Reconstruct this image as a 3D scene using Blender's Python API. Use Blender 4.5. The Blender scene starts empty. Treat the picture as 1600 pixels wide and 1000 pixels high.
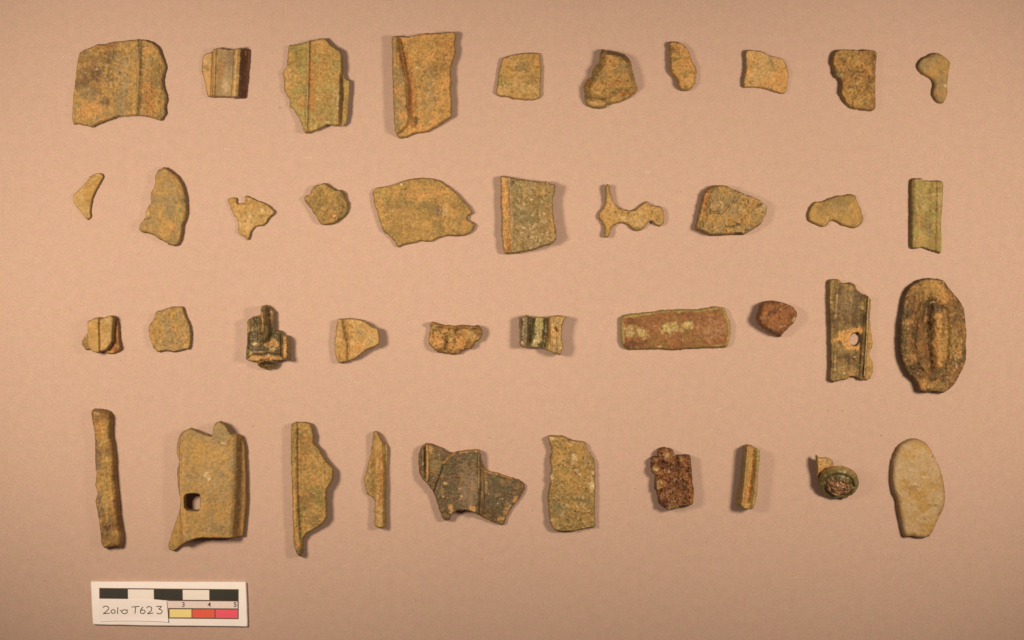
import bpy, math, random
import numpy as np
from mathutils import Vector, Matrix
from mathutils.geometry import delaunay_2d_cdt

# ------------------------------------------------------------------ camera, world, lamps, exposure
S = 0.0002315            # metres per photograph pixel on the table (the 5 cm bar is 216 px)
D = 0.70                 # camera height above the table
MM = 0.001
scene = bpy.context.scene
cam_d = bpy.data.cameras.new('overhead_camera')
cam = bpy.data.objects.new('overhead_camera', cam_d)
scene.collection.objects.link(cam)
cam.location = (0, 0, D)
cam_d.sensor_width = 36.0
cam_d.lens = 36.0 * D / (1600 * S)
cam_d.clip_start = 0.01
cam_d.clip_end = 10.0
scene.camera = cam
world = bpy.data.worlds.new("World")
scene.world = world
world.use_nodes = True
bg = world.node_tree.nodes['Background']
bg.inputs['Color'].default_value = (1.0, 0.66, 0.52, 1)
bg.inputs['Strength'].default_value = 0.075

def lamp(name, loc, target, power):
    ld = bpy.data.lights.new(name, 'SPOT')
    ld.spot_size = math.radians(69.5)
    ld.spot_blend = 1.0
    ld.shadow_soft_size = 0.040
    ld.energy = power
    ld.color = (1.0, 0.83, 0.55)
    ob = bpy.data.objects.new(name, ld)
    scene.collection.objects.link(ob)
    ob.location = loc
    ob.rotation_euler = (Vector(target) - Vector(loc)).to_track_quat('-Z', 'Y').to_euler()
    return ob
lamp('copy_stand_lamp', (-0.225, 0.035, 0.34), (-0.120, 0.018, 0), 7.0)
lamp('copy_stand_lamp', (0.245, 0.035, 0.34), (0.118, 0.012, 0), 6.8)
scene.view_settings.view_transform = 'Standard'
scene.view_settings.look = 'None'
scene.view_settings.exposure = 0.0
scene.view_settings.gamma = 1.0

# ------------------------------------------------------------------ helpers
def lin(c):
    c = np.asarray(c, float) / 255.0
    return np.where(c <= 0.04045, c / 12.92, ((c + 0.055) / 1.055) ** 2.4)
LC = np.array([1.40, 1.165, 0.742])          # measured lamp colour on the table
def alb(c):
    return np.clip(lin(c) / LC, 0.0, 0.9)
PAL = dict(
    och=(188, 137, 68), sand=(206, 155, 88), oran=(210, 145, 74), dora=(184, 112, 52),
    ol=(154, 117, 60), gr=(142, 118, 56), pg=(174, 144, 74), gy=(162, 126, 75),
    dk=(104, 73, 40), dkg=(98, 78, 42), rust=(152, 92, 48), drust=(108, 60, 34),
    pale=(226, 182, 120), pink=(182, 124, 78), teal=(134, 114, 68), br=(148, 100, 50),
    steel=(138, 103, 66), cream=(198, 156, 102), lime=(192, 154, 86), black=(42, 34, 22))
PALA = {k: alb(v) for k, v in PAL.items()}

def hash2(ix, iy, seed):
    h = (ix.astype(np.int64) * 374761393 + iy.astype(np.int64) * 668265263 + seed * 1442695041) & 0xffffffff
    h = ((h ^ (h >> 13)) * 1274126177) & 0xffffffff
    h = ((h ^ (h >> 16)) * 2246822519) & 0xffffffff
    return ((h ^ (h >> 15)) & 0xffffff) / float(0xffffff)
def vnoise(x, y, seed):
    # rotate so that the lattice is never aligned with the picture
    a = 0.6 + seed * 0.37
    x, y = x * math.cos(a) - y * math.sin(a) + 31.7 * seed, x * math.sin(a) + y * math.cos(a) - 17.3 * seed
    ix = np.floor(x); iy = np.floor(y)
    fx = x - ix; fy = y - iy
    fx = fx * fx * fx * (fx * (fx * 6 - 15) + 10); fy = fy * fy * fy * (fy * (fy * 6 - 15) + 10)
    a0 = hash2(ix, iy, seed); b0 = hash2(ix + 1, iy, seed)
    c0 = hash2(ix, iy + 1, seed); d0 = hash2(ix + 1, iy + 1, seed)
    return (a0 * (1 - fx) + b0 * fx) * (1 - fy) + (c0 * (1 - fx) + d0 * fx) * fy * 1.0
def fbm(x, y, scale, seed, octv=3, gain=0.5):
    s = np.zeros_like(x); a = 1.0; t = 0.0; f = 1.0 / scale
    for o in range(octv):
        s += a * (vnoise(x * f, y * f, seed + 7 * o) * 2 - 1); t += a
        a *= gain; f *= 2.03
    return s / t                                        # about -1..1, sd 0.3
def sstep(t):
    t = np.clip(t, 0, 1); return t * t * (3 - 2 * t)

def dist_poly(P, pts, closed=False):
    """distance to a polyline, with the sign of the nearest segment's side (+ = east of a line drawn downwards)"""
    pts = np.asarray(pts, float)
    if closed: pts = np.vstack([pts, pts[:1]])
    best = np.full(len(P), 1e18); sgn = np.ones(len(P)); tt = np.zeros(len(P))
    n = len(pts) - 1
    for i in range(n):
        a = pts[i]; d = pts[i + 1] - a; L2 = max(d @ d, 1e-9)
        q = P - a
        t = np.clip((q @ d) / L2, 0, 1)
        r = q - t[:, None] * d
        dd = (r * r).sum(1)
        m = dd < best
        best[m] = dd[m]
        c = -(d[0] * q[:, 1] - d[1] * q[:, 0])
        sgn[m] = np.where(c[m] >= 0, 1, -1)
        tt[m] = (i + t[m]) / n
    return np.sqrt(best), sgn, tt

def inside(P, poly):
    poly = np.asarray(poly, float)
    x, y = P[:, 0], P[:, 1]
    r = np.zeros(len(P), bool)
    n = len(poly)
    for i in range(n):
        x0, y0 = poly[i]; x1, y1 = poly[(i + 1) % n]
        if y0 == y1: continue
        c = ((y0 > y) != (y1 > y)) & (x < (x1 - x0) * (y - y0) / (y1 - y0) + x0)
        r ^= c
    return r

def smooth_loop(pts, step, rough, seed):
    """traced outline -> evenly spaced loop: light corner rounding and a broken, slightly ragged edge"""
    pts = np.asarray(pts, float)
    n = len(pts); out = []
    for i in range(n):
        p0, p1, p2, p3 = pts[i - 1], pts[i], pts[(i + 1) % n], pts[(i + 2) % n]
        L = np.linalg.norm(p2 - p1)
        k = max(1, int(L / (step * 0.5)))
        m1 = (p2 - p0) * 0.30; m2 = (p3 - p1) * 0.30
        c = L / max(1e-6, 0.5 * (np.linalg.norm(p2 - p0)))
        m1 *= min(1, c); m2 *= min(1, L / max(1e-6, 0.5 * np.linalg.norm(p3 - p1)))
        t = (np.arange(k) / k)[:, None]
        out.append((2*t**3-3*t**2+1)*p1 + (t**3-2*t**2+t)*m1 + (-2*t**3+3*t**2)*p2 + (t**3-t**2)*m2)
    P = np.vstack(out)
    seg = np.linalg.norm(np.roll(P, -1, 0) - P, axis=1)
    cum = np.concatenate([[0], np.cumsum(seg)])
    tot = cum[-1]; m = max(8, int(tot / step))
    u = np.arange(m) * tot / m
    Pc = np.vstack([P, P[:1]])
    Q = np.stack([np.interp(u, cum, Pc[:, 0]), np.interp(u, cum, Pc[:, 1])], 1)
    tan = np.roll(Q, -1, 0) - np.roll(Q, 1, 0)
    nor = np.stack([tan[:, 1], -tan[:, 0]], 1); nor /= np.linalg.norm(nor, axis=1)[:, None] + 1e-9
    j = fbm(Q[:, 0], Q[:, 1], 5.0, seed, 3, 0.7) * rough * 1.45
    return Q + nor * j[:, None]

def spots(P, seed, dens):
    """scattered corrosion grains of uneven size, 0..1"""
    rs = np.random.RandomState(seed)
    lo, hi = P.min(0), P.max(0); n = int((hi - lo).prod() * 0.022 * dens)
    C = lo + (hi - lo) * rs.rand(n, 2); R = 0.7 + 2.4 * rs.rand(n) ** 3; A = 0.35 + 0.65 * rs.rand(n)
    z = np.zeros(len(P))
    wob = 1 + 0.5 * fbm(P[:, 0], P[:, 1], 2.5, seed, 2)
    for i in range(n):
        m = (np.abs(P[:, 0] - C[i, 0]) < R[i] * 2) & (np.abs(P[:, 1] - C[i, 1]) < R[i] * 2)
        d = np.sqrt(((P[m] - C[i]) ** 2).sum(1)) / R[i] * wob[m]
        z[m] = np.maximum(z[m], A[i] * sstep((1.25 - d) * 1.6))
    return z
def feat(fs, P, k, ox, oy):
    """sum of height features (mm). Coordinates of a feature are in its own tracing frame (k = frame px per photo px)."""
    z = np.zeros(len(P))
    Z = np.stack([(P[:, 0] - ox) * k, (P[:, 1] - oy) * k], 1)
    for f in fs:
        t = f[0]
        if t == 'r':                                   # ridge or groove along a line
            d, s, u = dist_poly(Z, f[1]); z += f[3] * np.exp(-(d / f[2]) ** 2)
        elif t == 'R':                                 # round moulding
            d, s, u = dist_poly(Z, f[1]); z += f[3] * np.sqrt(np.clip(1 - (d / f[2]) ** 2, 0, 1))
        elif t == 's':                                 # step: raised on the + side of a line
            d, s, u = dist_poly(Z, f[1]); z += f[3] * sstep(0.5 + 0.5 * d * s / f[2])
        elif t == 'b':
            a = math.radians(f[6]) if len(f) > 6 else 0
            dx, dy = Z[:, 0] - f[1], Z[:, 1] - f[2]
            u = dx * math.cos(a) + dy * math.sin(a); v = -dx * math.sin(a) + dy * math.cos(a)
            z += f[5] * np.exp(-(u / f[3]) ** 2 - (v / f[4]) ** 2)
        elif t == 'p':                                 # plateau over a polygon
            d, s, u = dist_poly(Z, f[1], True); i = inside(Z, f[1])
            z += f[3] * sstep(0.5 + 0.5 * np.where(i, d, -d) / f[2])
        elif t == 'l':                                 # linear slope between two points
            a = np.array(f[1], float); b = np.array(f[2], float); d = b - a
            u = np.clip((Z - a) @ d / (d @ d), 0, 1); z += f[3] + (f[4] - f[3]) * u
    return z

def surf_mat(name, rough, spec, bump):
    m = bpy.data.materials.new(name); m.use_nodes = True
    nt = m.node_tree; N = nt.nodes; L = nt.links
    b = N['Principled BSDF']
    at = N.new('ShaderNodeAttribute'); at.attribute_name = 'pigment'
    gl = N.new('ShaderNodeAttribute'); gl.attribute_name = 'gloss'
    tc = N.new('ShaderNodeTexCoord')
    n1 = N.new('ShaderNodeTexNoise'); n1.inputs['Scale'].default_value = 2300; n1.inputs['Detail'].default_value = 4
    n1.inputs['Roughness'].default_value = 0.7
    L.new(tc.outputs['Object'], n1.inputs['Vector'])
    mr = N.new('ShaderNodeMapRange'); mr.inputs['From Min'].default_value = 0.25; mr.inputs['From Max'].default_value = 0.75
    mr.inputs['To Min'].default_value = 0.86; mr.inputs['To Max'].default_value = 1.14
    L.new(n1.outputs['Fac'], mr.inputs['Value'])
    mx = N.new('ShaderNodeMix'); mx.data_type = 'RGBA'; mx.blend_type = 'MULTIPLY'; mx.inputs[0].default_value = 1
    L.new(at.outputs['Color'], mx.inputs[6]); L.new(mr.outputs['Result'], mx.inputs[7])
    L.new(mx.outputs[2], b.inputs['Base Color'])
    bp = N.new('ShaderNodeBump'); bp.inputs['Strength'].default_value = bump; bp.inputs['Distance'].default_value = 0.00012
    L.new(n1.outputs['Fac'], bp.inputs['Height']); L.new(bp.outputs['Normal'], b.inputs['Normal'])
    rr = N.new('ShaderNodeMapRange')
    rr.inputs['To Min'].default_value = rough; rr.inputs['To Max'].default_value = 0.30
    L.new(gl.outputs['Fac'], rr.inputs['Value']); L.new(rr.outputs['Result'], b.inputs['Roughness'])
    b.inputs['Specular IOR Level'].default_value = spec
    return m
M_FRAG = surf_mat('corroded_bronze', 0.80, 0.35, 0.5)

GROUP = 'corroded metal fragments laid out in four rows'
def mesh_obj(name, V, T, col, gloss, nrm, mat, parent=None, origin=(0, 0, 0)):
    used = np.unique(T); remap = -np.ones(len(V), int); remap[used] = np.arange(len(used))
    V2 = V[used] - np.array(origin); T2 = remap[T]
    me = bpy.data.meshes.new(name)
    me.vertices.add(len(V2)); me.vertices.foreach_set('co', V2.ravel())
    me.loops.add(len(T2) * 3); me.loops.foreach_set('vertex_index', T2.ravel().astype(np.int32))
    me.polygons.add(len(T2)); me.polygons.foreach_set('loop_start', np.arange(0, len(T2) * 3, 3, dtype=np.int32))
    me.polygons.foreach_set('use_smooth', np.ones(len(T2), bool))
    me.update(calc_edges=True)
    ca = me.color_attributes.new('pigment', 'FLOAT_COLOR', 'POINT')
    c4 = np.ones((len(V2), 4)); c4[:, :3] = col[used]
    ca.data.foreach_set('color', c4.ravel())
    ga = me.attributes.new('gloss', 'FLOAT', 'POINT'); ga.data.foreach_set('value', gloss[used].astype(np.float32))
    me.normals_split_custom_set_from_vertices(nrm[used].tolist())
    me.materials.append(mat)
    o = bpy.data.objects.new(name, me); scene.collection.objects.link(o)
    if parent is not None: o.parent = parent
    return o

def mix(col, c, w):
    return col * (1 - w[:, None]) + np.asarray(c)[None, :] * w[:, None]

def solid(fr, seed, k, ox, oy, step=1.0):
    """one closed body from a traced outline and its relief; returns V(m, world), T, colour, gloss, normals, photo-plane P, top count"""
    rough = fr.get('rag', 0.55)
    def tr(pts): a = np.asarray(pts, float) / k; a[:, 0] += ox; a[:, 1] += oy; return a
    loops = [smooth_loop(tr(fr['o']), step, rough, seed)]
    for h in fr.get('holes', []): loops.append(smooth_loop(tr(h), step, rough * 0.4, seed + 3))
    o = loops[0]
    x0, y0 = o.min(0) - 1; x1, y1 = o.max(0) + 1
    gy = np.arange(y0, y1, step * 0.87)
    pts = []
    for i, y in enumerate(gy):
        gx = np.arange(x0 + (i % 2) * step * 0.5, x1, step)
        pts.append(np.stack([gx, np.full(len(gx), y)], 1))
    G = np.vstack(pts)
    rs = np.random.RandomState(seed)
    G = G + (rs.rand(*G.shape) - 0.5) * 0.25 * step
    ins = inside(G, o)
    for h in loops[1:]: ins &= ~inside(G, h)
    G = G[ins]
    dmin = np.full(len(G), 1e9)
    for l in loops: dmin = np.minimum(dmin, dist_poly(G, l, True)[0])
    m = dmin > 0.55 * step
    G = G[m]; dmin = dmin[m]
    B = np.vstack(loops); nb = len(B)
    P = np.vstack([B, G]); sd = np.concatenate([np.zeros(nb), dmin])
    E = []; s = 0
    for l in loops:
        n = len(l); E += [(s + i, s + (i + 1) % n) for i in range(n)]; s += n
    vs, es, fs, ov, oe, of = delaunay_2d_cdt([Vector(p) for p in P.tolist()], E, [], 0, 1e-6, True)
    n2 = len(vs)
    if n2 != len(P) or any(len(a) != 1 for a in ov):
        P2 = np.array([(v.x, v.y) for v in vs]); sd2 = np.zeros(n2)
        for i, a in enumerate(ov): sd2[i] = sd[a[0]] if len(a) else 0
        P, sd = P2, sd2
    else:
        P = np.array([(v.x, v.y) for v in vs]); idx = np.array([a[0] for a in ov]); sd = sd[idx]
    T = np.array([f for f in fs if len(f) == 3])
    cen = P[T].mean(1)
    ins = inside(cen, o)
    for h in loops[1:]: ins &= ~inside(cen, h)
    T = T[ins]
    a, b, c = P[T[:, 0]], P[T[:, 1]], P[T[:, 2]]
    ar = (b[:, 0]-a[:, 0])*(c[:, 1]-a[:, 1]) - (b[:, 1]-a[:, 1])*(c[:, 0]-a[:, 0])
    T = T[np.abs(ar) > 1e-7]; ar = ar[np.abs(ar) > 1e-7]
    T[ar > 0] = T[ar > 0][:, ::-1]                   # photo y points down: make the top face up
    X, Y = P[:, 0], P[:, 1]
    # ---- relief, in mm
    th = fr.get('t', 3.0); er = fr.get('er', 4.0) * 0.8; e0 = fr.get('e0', 0.45)
    low = np.maximum(feat(fr.get('lift', []), P, k, ox, oy), 0) + fr.get('base', 0.0)
    u = np.clip(sd / (er * (1 + 0.35 * fbm(X, Y, 15, seed + 5))), 0, 1)
    prof = e0 + (1 - e0) * np.sqrt(1 - (1 - u) ** 2)
    top = th + feat(fr.get('f', []), P, k, ox, oy)
    rg = fr.get('rg', 1.0)
    inner = np.clip(sd / 2.0, 0.25, 1)
    nz = rg * (0.30 * fbm(X, Y, 22, seed + 11, 2) + 0.20 * fbm(X, Y, 7, seed + 12, 2)) * inner
    gr_ = fbm(X, Y, 2.6, seed + 13, 2, 0.6)
    fine = (0.04 + 0.24 * rg) * gr_ * inner
    pit = np.clip(fbm(X, Y, 3.3, seed + 21, 2) * 1.0 - 0.40, 0, 1) * 0.6 * fr.get('pit', 1.0) * rg
    knob = spots(P, seed + 22, fr['kn']) if fr.get('kn') else np.zeros(len(P))
    st = 0
    if 'striae' in fr:                                # fine parallel working marks
        ang = math.radians(fr['striae'][0]); uu = X * math.cos(ang) + Y * math.sin(ang); vv = -X * math.sin(ang) + Y * math.cos(ang)
        st = fbm(uu, vv * 0.08, fr['striae'][1], seed + 31, 2) * fr['striae'][2]
    top = np.maximum((top + nz) * prof + fine - pit * 1.0 + knob * 0.45 + st, 0.25)
    Ztop = (low + top)
    # ---- pigment
    base = PALA[fr.get('c', ('och', 'ol'))[0]]; sec = PALA[fr.get('c', ('och', 'ol'))[1]]
    ca = fr.get('ca', 0.5)
    w = sstep(0.5 + 1.1 * (fbm(X, Y, fr.get('cs', 16), seed + 41, 4, 0.62) + (ca - 0.5)))
    col = mix(np.tile(base, (len(P), 1)), sec, w)
    Z = np.stack([(X - ox) * k, (Y - oy) * k], 1)
    gloss = np.full(len(P), fr.get('gl', 0.0))
    for i, p in enumerate(fr.get('pt', [])):
        kind = p[0]
        if kind == 'e':
            cx, cy, rx, ry = p[1:5]; s = p[6]; cc = p[5]
            d = np.sqrt(((Z[:, 0]-cx)/rx)**2 + ((Z[:, 1]-cy)/ry)**2)
        elif kind == 'L':
            d = dist_poly(Z, p[1])[0] / p[2]; cc = p[3]; s = p[4]
        elif kind == 'P':
            dd = dist_poly(Z, p[1], True)[0]; ii = inside(Z, p[1]); d = 1 - np.where(ii, dd, -dd) / p[2] * 0.5; cc = p[3]; s = p[4]
        brk = fbm(X, Y, 9, seed + 60 + i, 4, 0.75)
        kk = 1.0 if cc in ('gy', 'och', 'ol', 'sand', 'pink', 'cream') else 1.5
        ww = sstep(((1.15 - d) * 1.3 - .4) * kk + .4 + brk * 1.5 * kk) * s
        col = mix(col, PALA[cc], np.clip(ww, 0, 1))
        if cc in ('dk', 'dkg', 'steel'): gloss = np.maximum(gloss, ww * 0.5)
    if 'soft' in fr: col = mix(col, PALA['och'], np.full(len(P), fr['soft']))
    # random grain, orange soil, green blotches, dark pits, tone darker in fine hollows, pale grains
    g1 = fbm(X, Y, 3.2, seed + 71, 3, 0.7)
    col = col * (1 + (fr.get('gn', 0.36)*0.9+.08) * g1)[:, None]
    g2 = fbm(X, Y, 9, seed + 72, 3, 0.6)
    col = mix(col, PALA['oran'], np.clip((g2 - 0.15) * 2.2, 0, 1) * fr.get('so', 0.35))
    g3 = fbm(X, Y, 11, seed + 73, 3, 0.6)
    col = mix(col, PALA['gr'], np.clip((g3 - 0.15) * 2.2, 0, 1) * fr.get('gg', 0.25) * 0.6)
    col = mix(col, PALA['dk'], np.clip(pit * 5, 0, 1) * 0.35)
    col = col * (1 + fr.get('gc', 0.26) * gr_)[:, None] * (1 + 0.5 * np.clip(st * 2, -.5, .5))[:, None] if not np.isscalar(st) else col * (1 + fr.get('gc', 0.26) * gr_)[:, None]
    col = mix(col, PALA['pale'], np.clip((fbm(X, Y, 3.6, seed + 75, 2) - 0.68 + fr.get('sp', 0.0)) * 6, 0, 1) * 0.7)
    col = mix(col, PALA['pale'], np.clip(knob, 0, 1) * 0.55)
    # patina rim: the broken edge shows darker, greener metal
    col = mix(col, PALA[fr.get('ec', 'ol')], np.exp(-(sd / 1.6) ** 2) * fr.get('ew', 0.55))
    if 'holes' in fr:
        for l in loops[1:]:
            dh = dist_poly(P, l, True)[0]; col = mix(col, PALA['dk'], np.exp(-(dh / 1.0) ** 2) * 0.6)
    col = np.clip(col, 0.01, 0.85)
    # ---- assemble the closed body
    n = len(P)
    hz = fr.get('hz', None)
    zref = (hz if hz is not None else float(np.percentile(Ztop[sd < 3], 50))) * MM
    f = 1 - zref / D
    cx, cy = (o.min(0) + o.max(0)) / 2
    wx = (X - cx) * S * f + (cx - 800) * S * f
    wy = -(Y - cy) * S * f + (500 - cy) * S * f
    bnd = np.zeros(n, bool)
    ecount = {}
    e = np.sort(np.vstack([T[:, [0, 1]], T[:, [1, 2]], T[:, [2, 0]]]), 1)
    key = e[:, 0].astype(np.int64) * n + e[:, 1]
    uq, cnt = np.unique(key, return_counts=True)
    ed = np.vstack([T[:, [0, 1]], T[:, [1, 2]], T[:, [2, 0]]])
    be = ed[np.isin(key, uq[cnt == 1])]
    zb = low * 1.0
    V = np.vstack([np.stack([wx, wy, Ztop * MM], 1), np.stack([wx, wy, zb * MM + 0.00002], 1)])
    Tb = T[:, ::-1] + n
    # side walls: two more rings per boundary edge
    bv = np.unique(be); bm = -np.ones(n, int); bm[bv] = np.arange(len(bv))
    r1 = 2 * n + bm; V = np.vstack([V, np.stack([wx[bv], wy[bv], (zb[bv] * 0.5 + Ztop[bv] * 0.5) * MM], 1)])
    a_, b_ = be[:, 0], be[:, 1]
    q = []
    q.append(np.stack([b_, a_, r1[a_]], 1)); q.append(np.stack([b_, r1[a_], r1[b_]], 1))
    q.append(np.stack([r1[b_], r1[a_], a_ + n], 1)); q.append(np.stack([r1[b_], a_ + n, b_ + n], 1))
    Tw = np.vstack(q)
    Tall = np.vstack([T, Tb, Tw])
    # bulge the middle of the wall outwards a little and roughen it
    nw = len(bv); tx = fbm(X[bv], Y[bv], 4, seed + 81, 2)
    dirv = np.zeros((n, 2))
    dd = np.stack([wx[b_] - wx[a_], wy[b_] - wy[a_]], 1); nn = np.stack([dd[:, 1], -dd[:, 0]], 1)
    np.add.at(dirv, a_, nn); np.add.at(dirv, b_, nn)
    dv = dirv[bv]; dv /= np.linalg.norm(dv, axis=1)[:, None] + 1e-12
    V[2 * n:, :2] += dv * ((0.10 + 0.25 * tx) * MM * min(1, th / 3))[:, None]
    colA = np.vstack([col, col * 0.9, mix(col[bv] * 1.0, PALA[fr.get('ec', 'ol')], np.full(nw, 0.4))])
    glA = np.concatenate([gloss, gloss, gloss[bv] * 0.5])
    fa, fb, fc = V[Tall[:, 0]], V[Tall[:, 1]], V[Tall[:, 2]]
    fn = np.cross(fb - fa, fc - fa)
    N = np.zeros_like(V)
    for i in range(3): np.add.at(N, Tall[:, i], fn)
    N /= np.linalg.norm(N, axis=1)[:, None] + 1e-15
    return V, Tall, colA, glA, N, P, T, n

def fragment(fr, seed):
    x0, y0, x1, y1 = fr['reg']; k = fr['W'] / (x1 - x0)
    bodies = fr.get('bodies')
    o = np.asarray(fr['o'], float) / k
    cx, cy = x0 + (o[:, 0].min() + o[:, 0].max()) / 2, y0 + (o[:, 1].min() + o[:, 1].max()) / 2
    org = ((cx - 800) * S, (500 - cy) * S, 0.0)
    V, T, C, G, N, P, Tt, n = solid(fr, seed, k, x0, y0)
    parts = fr.get('parts', []); extra = fr.get('extra', [])
    if not parts and not extra:
        ob = mesh_obj(fr['n'], V, T, C, G, N, M_FRAG, None, org); ob.location = org
        root = ob
    else:
        root = bpy.data.objects.new(fr['n'], None); scene.collection.objects.link(root)
        root.empty_display_size = 0.005; root.location = org
        cen = np.zeros((len(T), 2))
        # wall and bottom triangles go with the part above them
        XY = V[:, :2]
        c3 = XY[T].mean(1)
        # back to tracing-frame coordinates
        lo, hi = V[:n, :2].min(0), V[:n, :2].max(0)
        pl, ph = P.min(0), P.max(0)
        px = pl[0] + (c3[:, 0] - lo[0]) / (hi[0] - lo[0]) * (ph[0] - pl[0])
        py = pl[1] + (hi[1] - c3[:, 1]) / (hi[1] - lo[1]) * (ph[1] - pl[1])
        Q = np.stack([(px - x0) * k, (py - y0) * k], 1)
        rest = np.ones(len(T), bool)
        for p in parts:
            m = inside(Q, p[1]) & rest
            if m.sum() < 4: print('PART EMPTY', fr['n'], p[0]); continue
            ob = mesh_obj(p[0], V, T[m], C, G, N, M_FRAG, root, org)
            if len(p) > 2: ob['label'] = p[2]
            rest &= ~m
        mesh_obj(fr.get('bn', 'body'), V, T[rest], C, G, N, M_FRAG, root, org)
        for j, ex in enumerate(extra):
            V, T, C, G, N, P, Tt, n = solid(ex, seed + 500 + j, k, x0, y0)
            ob = mesh_obj(ex['n'], V, T, C, G, N, M_FRAG, root, org)
            if 'label' in ex: ob['label'] = ex['label']
    root['label'] = fr['label']; root['category'] = fr.get('cat', 'metal fragment'); root['group'] = GROUP; root['kind'] = 'thing'
    return root

# ------------------------------------------------------------------ the fragments, traced one by one
F = []
# ---- top row
F.append(dict(n='curved_sherd', label='large ochre plate with a dark spotted patch and raised side band, largest in top row',
 reg=(90,40,290,220), W=1111, striae=(1,2.2,.16), t=2.4, er=5, rg=0.9, c=('och','gy'), ca=0.55,
 o=[(185,235),(230,205),(290,185),(340,162),(400,160),(460,140),(540,132),(620,122),(700,120),(760,122),(815,140),(860,170),(890,205),(905,255),(932,325),(938,365),(922,430),(912,480),(922,545),(942,605),(942,660),(930,715),(938,760),(915,795),(895,825),(860,812),(800,795),(730,785),(640,785),(560,790),(500,800),(440,822),(380,842),(300,878),(230,865),(170,850),(135,855),(122,810),(125,700),(135,590),(148,480),(160,370),(172,290)],
 lift=[('b',620,820,260,500,3.2)],
 f=[('r',[(570,100),(590,900)],110,-0.9),('r',[(700,120),(712,450),(700,800)],22,0.8),('r',[(738,140),(742,450),(725,800)],20,-0.7),('b',350,450,170,500,0.8),('s',[(900,200),(890,500),(900,820)],40,-0.8)],
 pt=[('e',350,440,150,90,'dk',.85),('e',430,285,110,90,'dk',.55),('e',180,510,60,60,'dk',.8),('e',250,300,100,80,'br',.6),('e',430,660,50,45,'dk',.7),('e',300,480,170,130,'br',.5),('e',290,730,190,85,'oran',.9),('e',800,600,60,200,'dora',.6),('e',780,200,60,70,'oran',.7),('e',420,190,120,50,'dora',.5),('e',600,200,90,70,'och',.8),('e',660,480,60,300,'och',.7),('e',860,440,60,160,'ol',.8),('L',[(705,160),(705,760)],12,'gy',.7),('e',560,420,70,240,'cream',.25),('e',350,378,14,12,'pale',.9)],
 parts=[('raised_band',[(722,80),(1000,80),(1000,900),(712,900),(728,450)])], bn='plate'))
F.append(dict(n='channelled_fragment', label='small channelled fragment with smooth brown trough and steep dark red flank',
 reg=(290,50,430,180), W=1077, t=1.6, er=3, rg=0.1, gn=.15, gc=.1, hz=2.0, c=('sand','oran'), ca=.5,
 o=[(200,285),(240,255),(325,225),(340,205),(375,205),(412,188),(450,198),(490,202),(520,210),(580,212),(640,205),(665,195),(690,202),(735,198),(762,210),(768,240),(758,400),(742,560),(728,700),(715,790),(650,795),(590,798),(560,790),(500,785),(420,785),(340,785),(262,772),(248,730),(235,650),(205,520),(188,460),(190,400),(198,330)],
 lift=[('s',[(320,200),(300,800)],20,0.9)],
 f=[('s',[(345,190),(318,800)],14,1.7),('R',[(645,190),(612,800)],55,1.8),('r',[(345,200),(322,790)],13,0.9),('r',[(372,200),(352,790)],10,0.7),('r',[(358,200),(337,790)],7,-0.8),('r',[(610,210),(580,790)],9,0.6),('s',[(722,190),(690,800)],50,-3.2),('r',[(490,200),(470,790)],90,-0.8)],
 pt=[('e',240,440,60,60,'ol',.9),('L',[(330,210),(305,780)],22,'ol',.9),('P',[(375,195),(640,205),(600,800),(350,800)],24,'gy',.9),('e',540,330,80,150,'steel',.8),('L',[(655,200),(625,790)],22,'ol',.95),('P',[(688,185),(800,185),(800,830),(648,830)],12,'drust',1),('L',[(690,200),(655,790)],14,'dk',.95),('e',725,260,14,40,'dora',.8),('e',430,500,50,150,'dora',.4),('e',500,650,60,70,'cream',.9),('e',720,500,14,30,'rust',.8)],  # cream ellipse low in the trough is a highlight painted into the colour
 gl=.5, so=.1, gg=.1, ec='drust',
 parts=[('side_wing',[(100,150),(338,150),(338,220),(300,800),(100,800)]),('right_flank',[(688,150),(900,150),(900,850),(640,850),(655,790)],'steep dark red brown flank')], bn='trough'))
F.append(dict(n='ribbed_plate', label='greenish plate with a thin beaded rib running down it and a ledge along one side',
 reg=(420,40,570,230), W=789, striae=(-1,2.6,.12), t=2.4, er=4, rg=0.8, c=('pg','och'), ca=.55,
 o=[(165,160),(230,148),(300,130),(345,118),(400,108),(460,102),(490,135),(530,175),(590,215),(605,260),(610,330),(612,400),(625,440),(660,465),(662,520),(652,640),(645,740),(632,800),(595,828),(540,825),(510,820),(480,818),(440,840),(400,860),(350,872),(300,888),(285,860),(270,810),(235,740),(200,680),(172,665),(165,600),(140,560),(120,510),(122,440),(108,395),(118,360),(140,340),(148,270),(155,210)],
 lift=[('l',(250,400),(620,500),0.2,3.0)],
 f=[('r',[(328,130),(325,400),(318,650),(310,880)],11,1.1),('r',[(365,150),(360,500),(350,860)],18,-0.45),('s',[(600,400),(600,600),(588,850)],20,-3.2),('b',580,600,60,200,0.8)],
 pt=[('e',230,260,70,120,'gr',.5),('e',150,440,40,80,'sand',.8),('L',[(350,300),(355,500),(350,680)],26,'dora',.65),('L',[(355,150),(365,250)],18,'dora',.6),('e',450,190,100,60,'oran',.45),('e',500,400,80,200,'och',.5),('L',[(325,150),(320,500),(312,860)],8,'cream',.6),('L',[(600,420),(600,600),(590,780)],22,'dk',.6),('e',485,805,40,16,'pale',.9),('e',450,700,120,120,'ol',.5),('e',640,640,24,150,'br',.7),('e',560,620,30,180,'cream',.35)],
 gg=.4, parts=[('rib',[(305,90),(345,90),(342,400),(335,700),(330,900),(290,900),(300,700),(308,400)],'thin beaded rib'),('ledge',[(600,395),(700,400),(700,900),(588,900),(600,600)])], bn='plate'))
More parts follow.
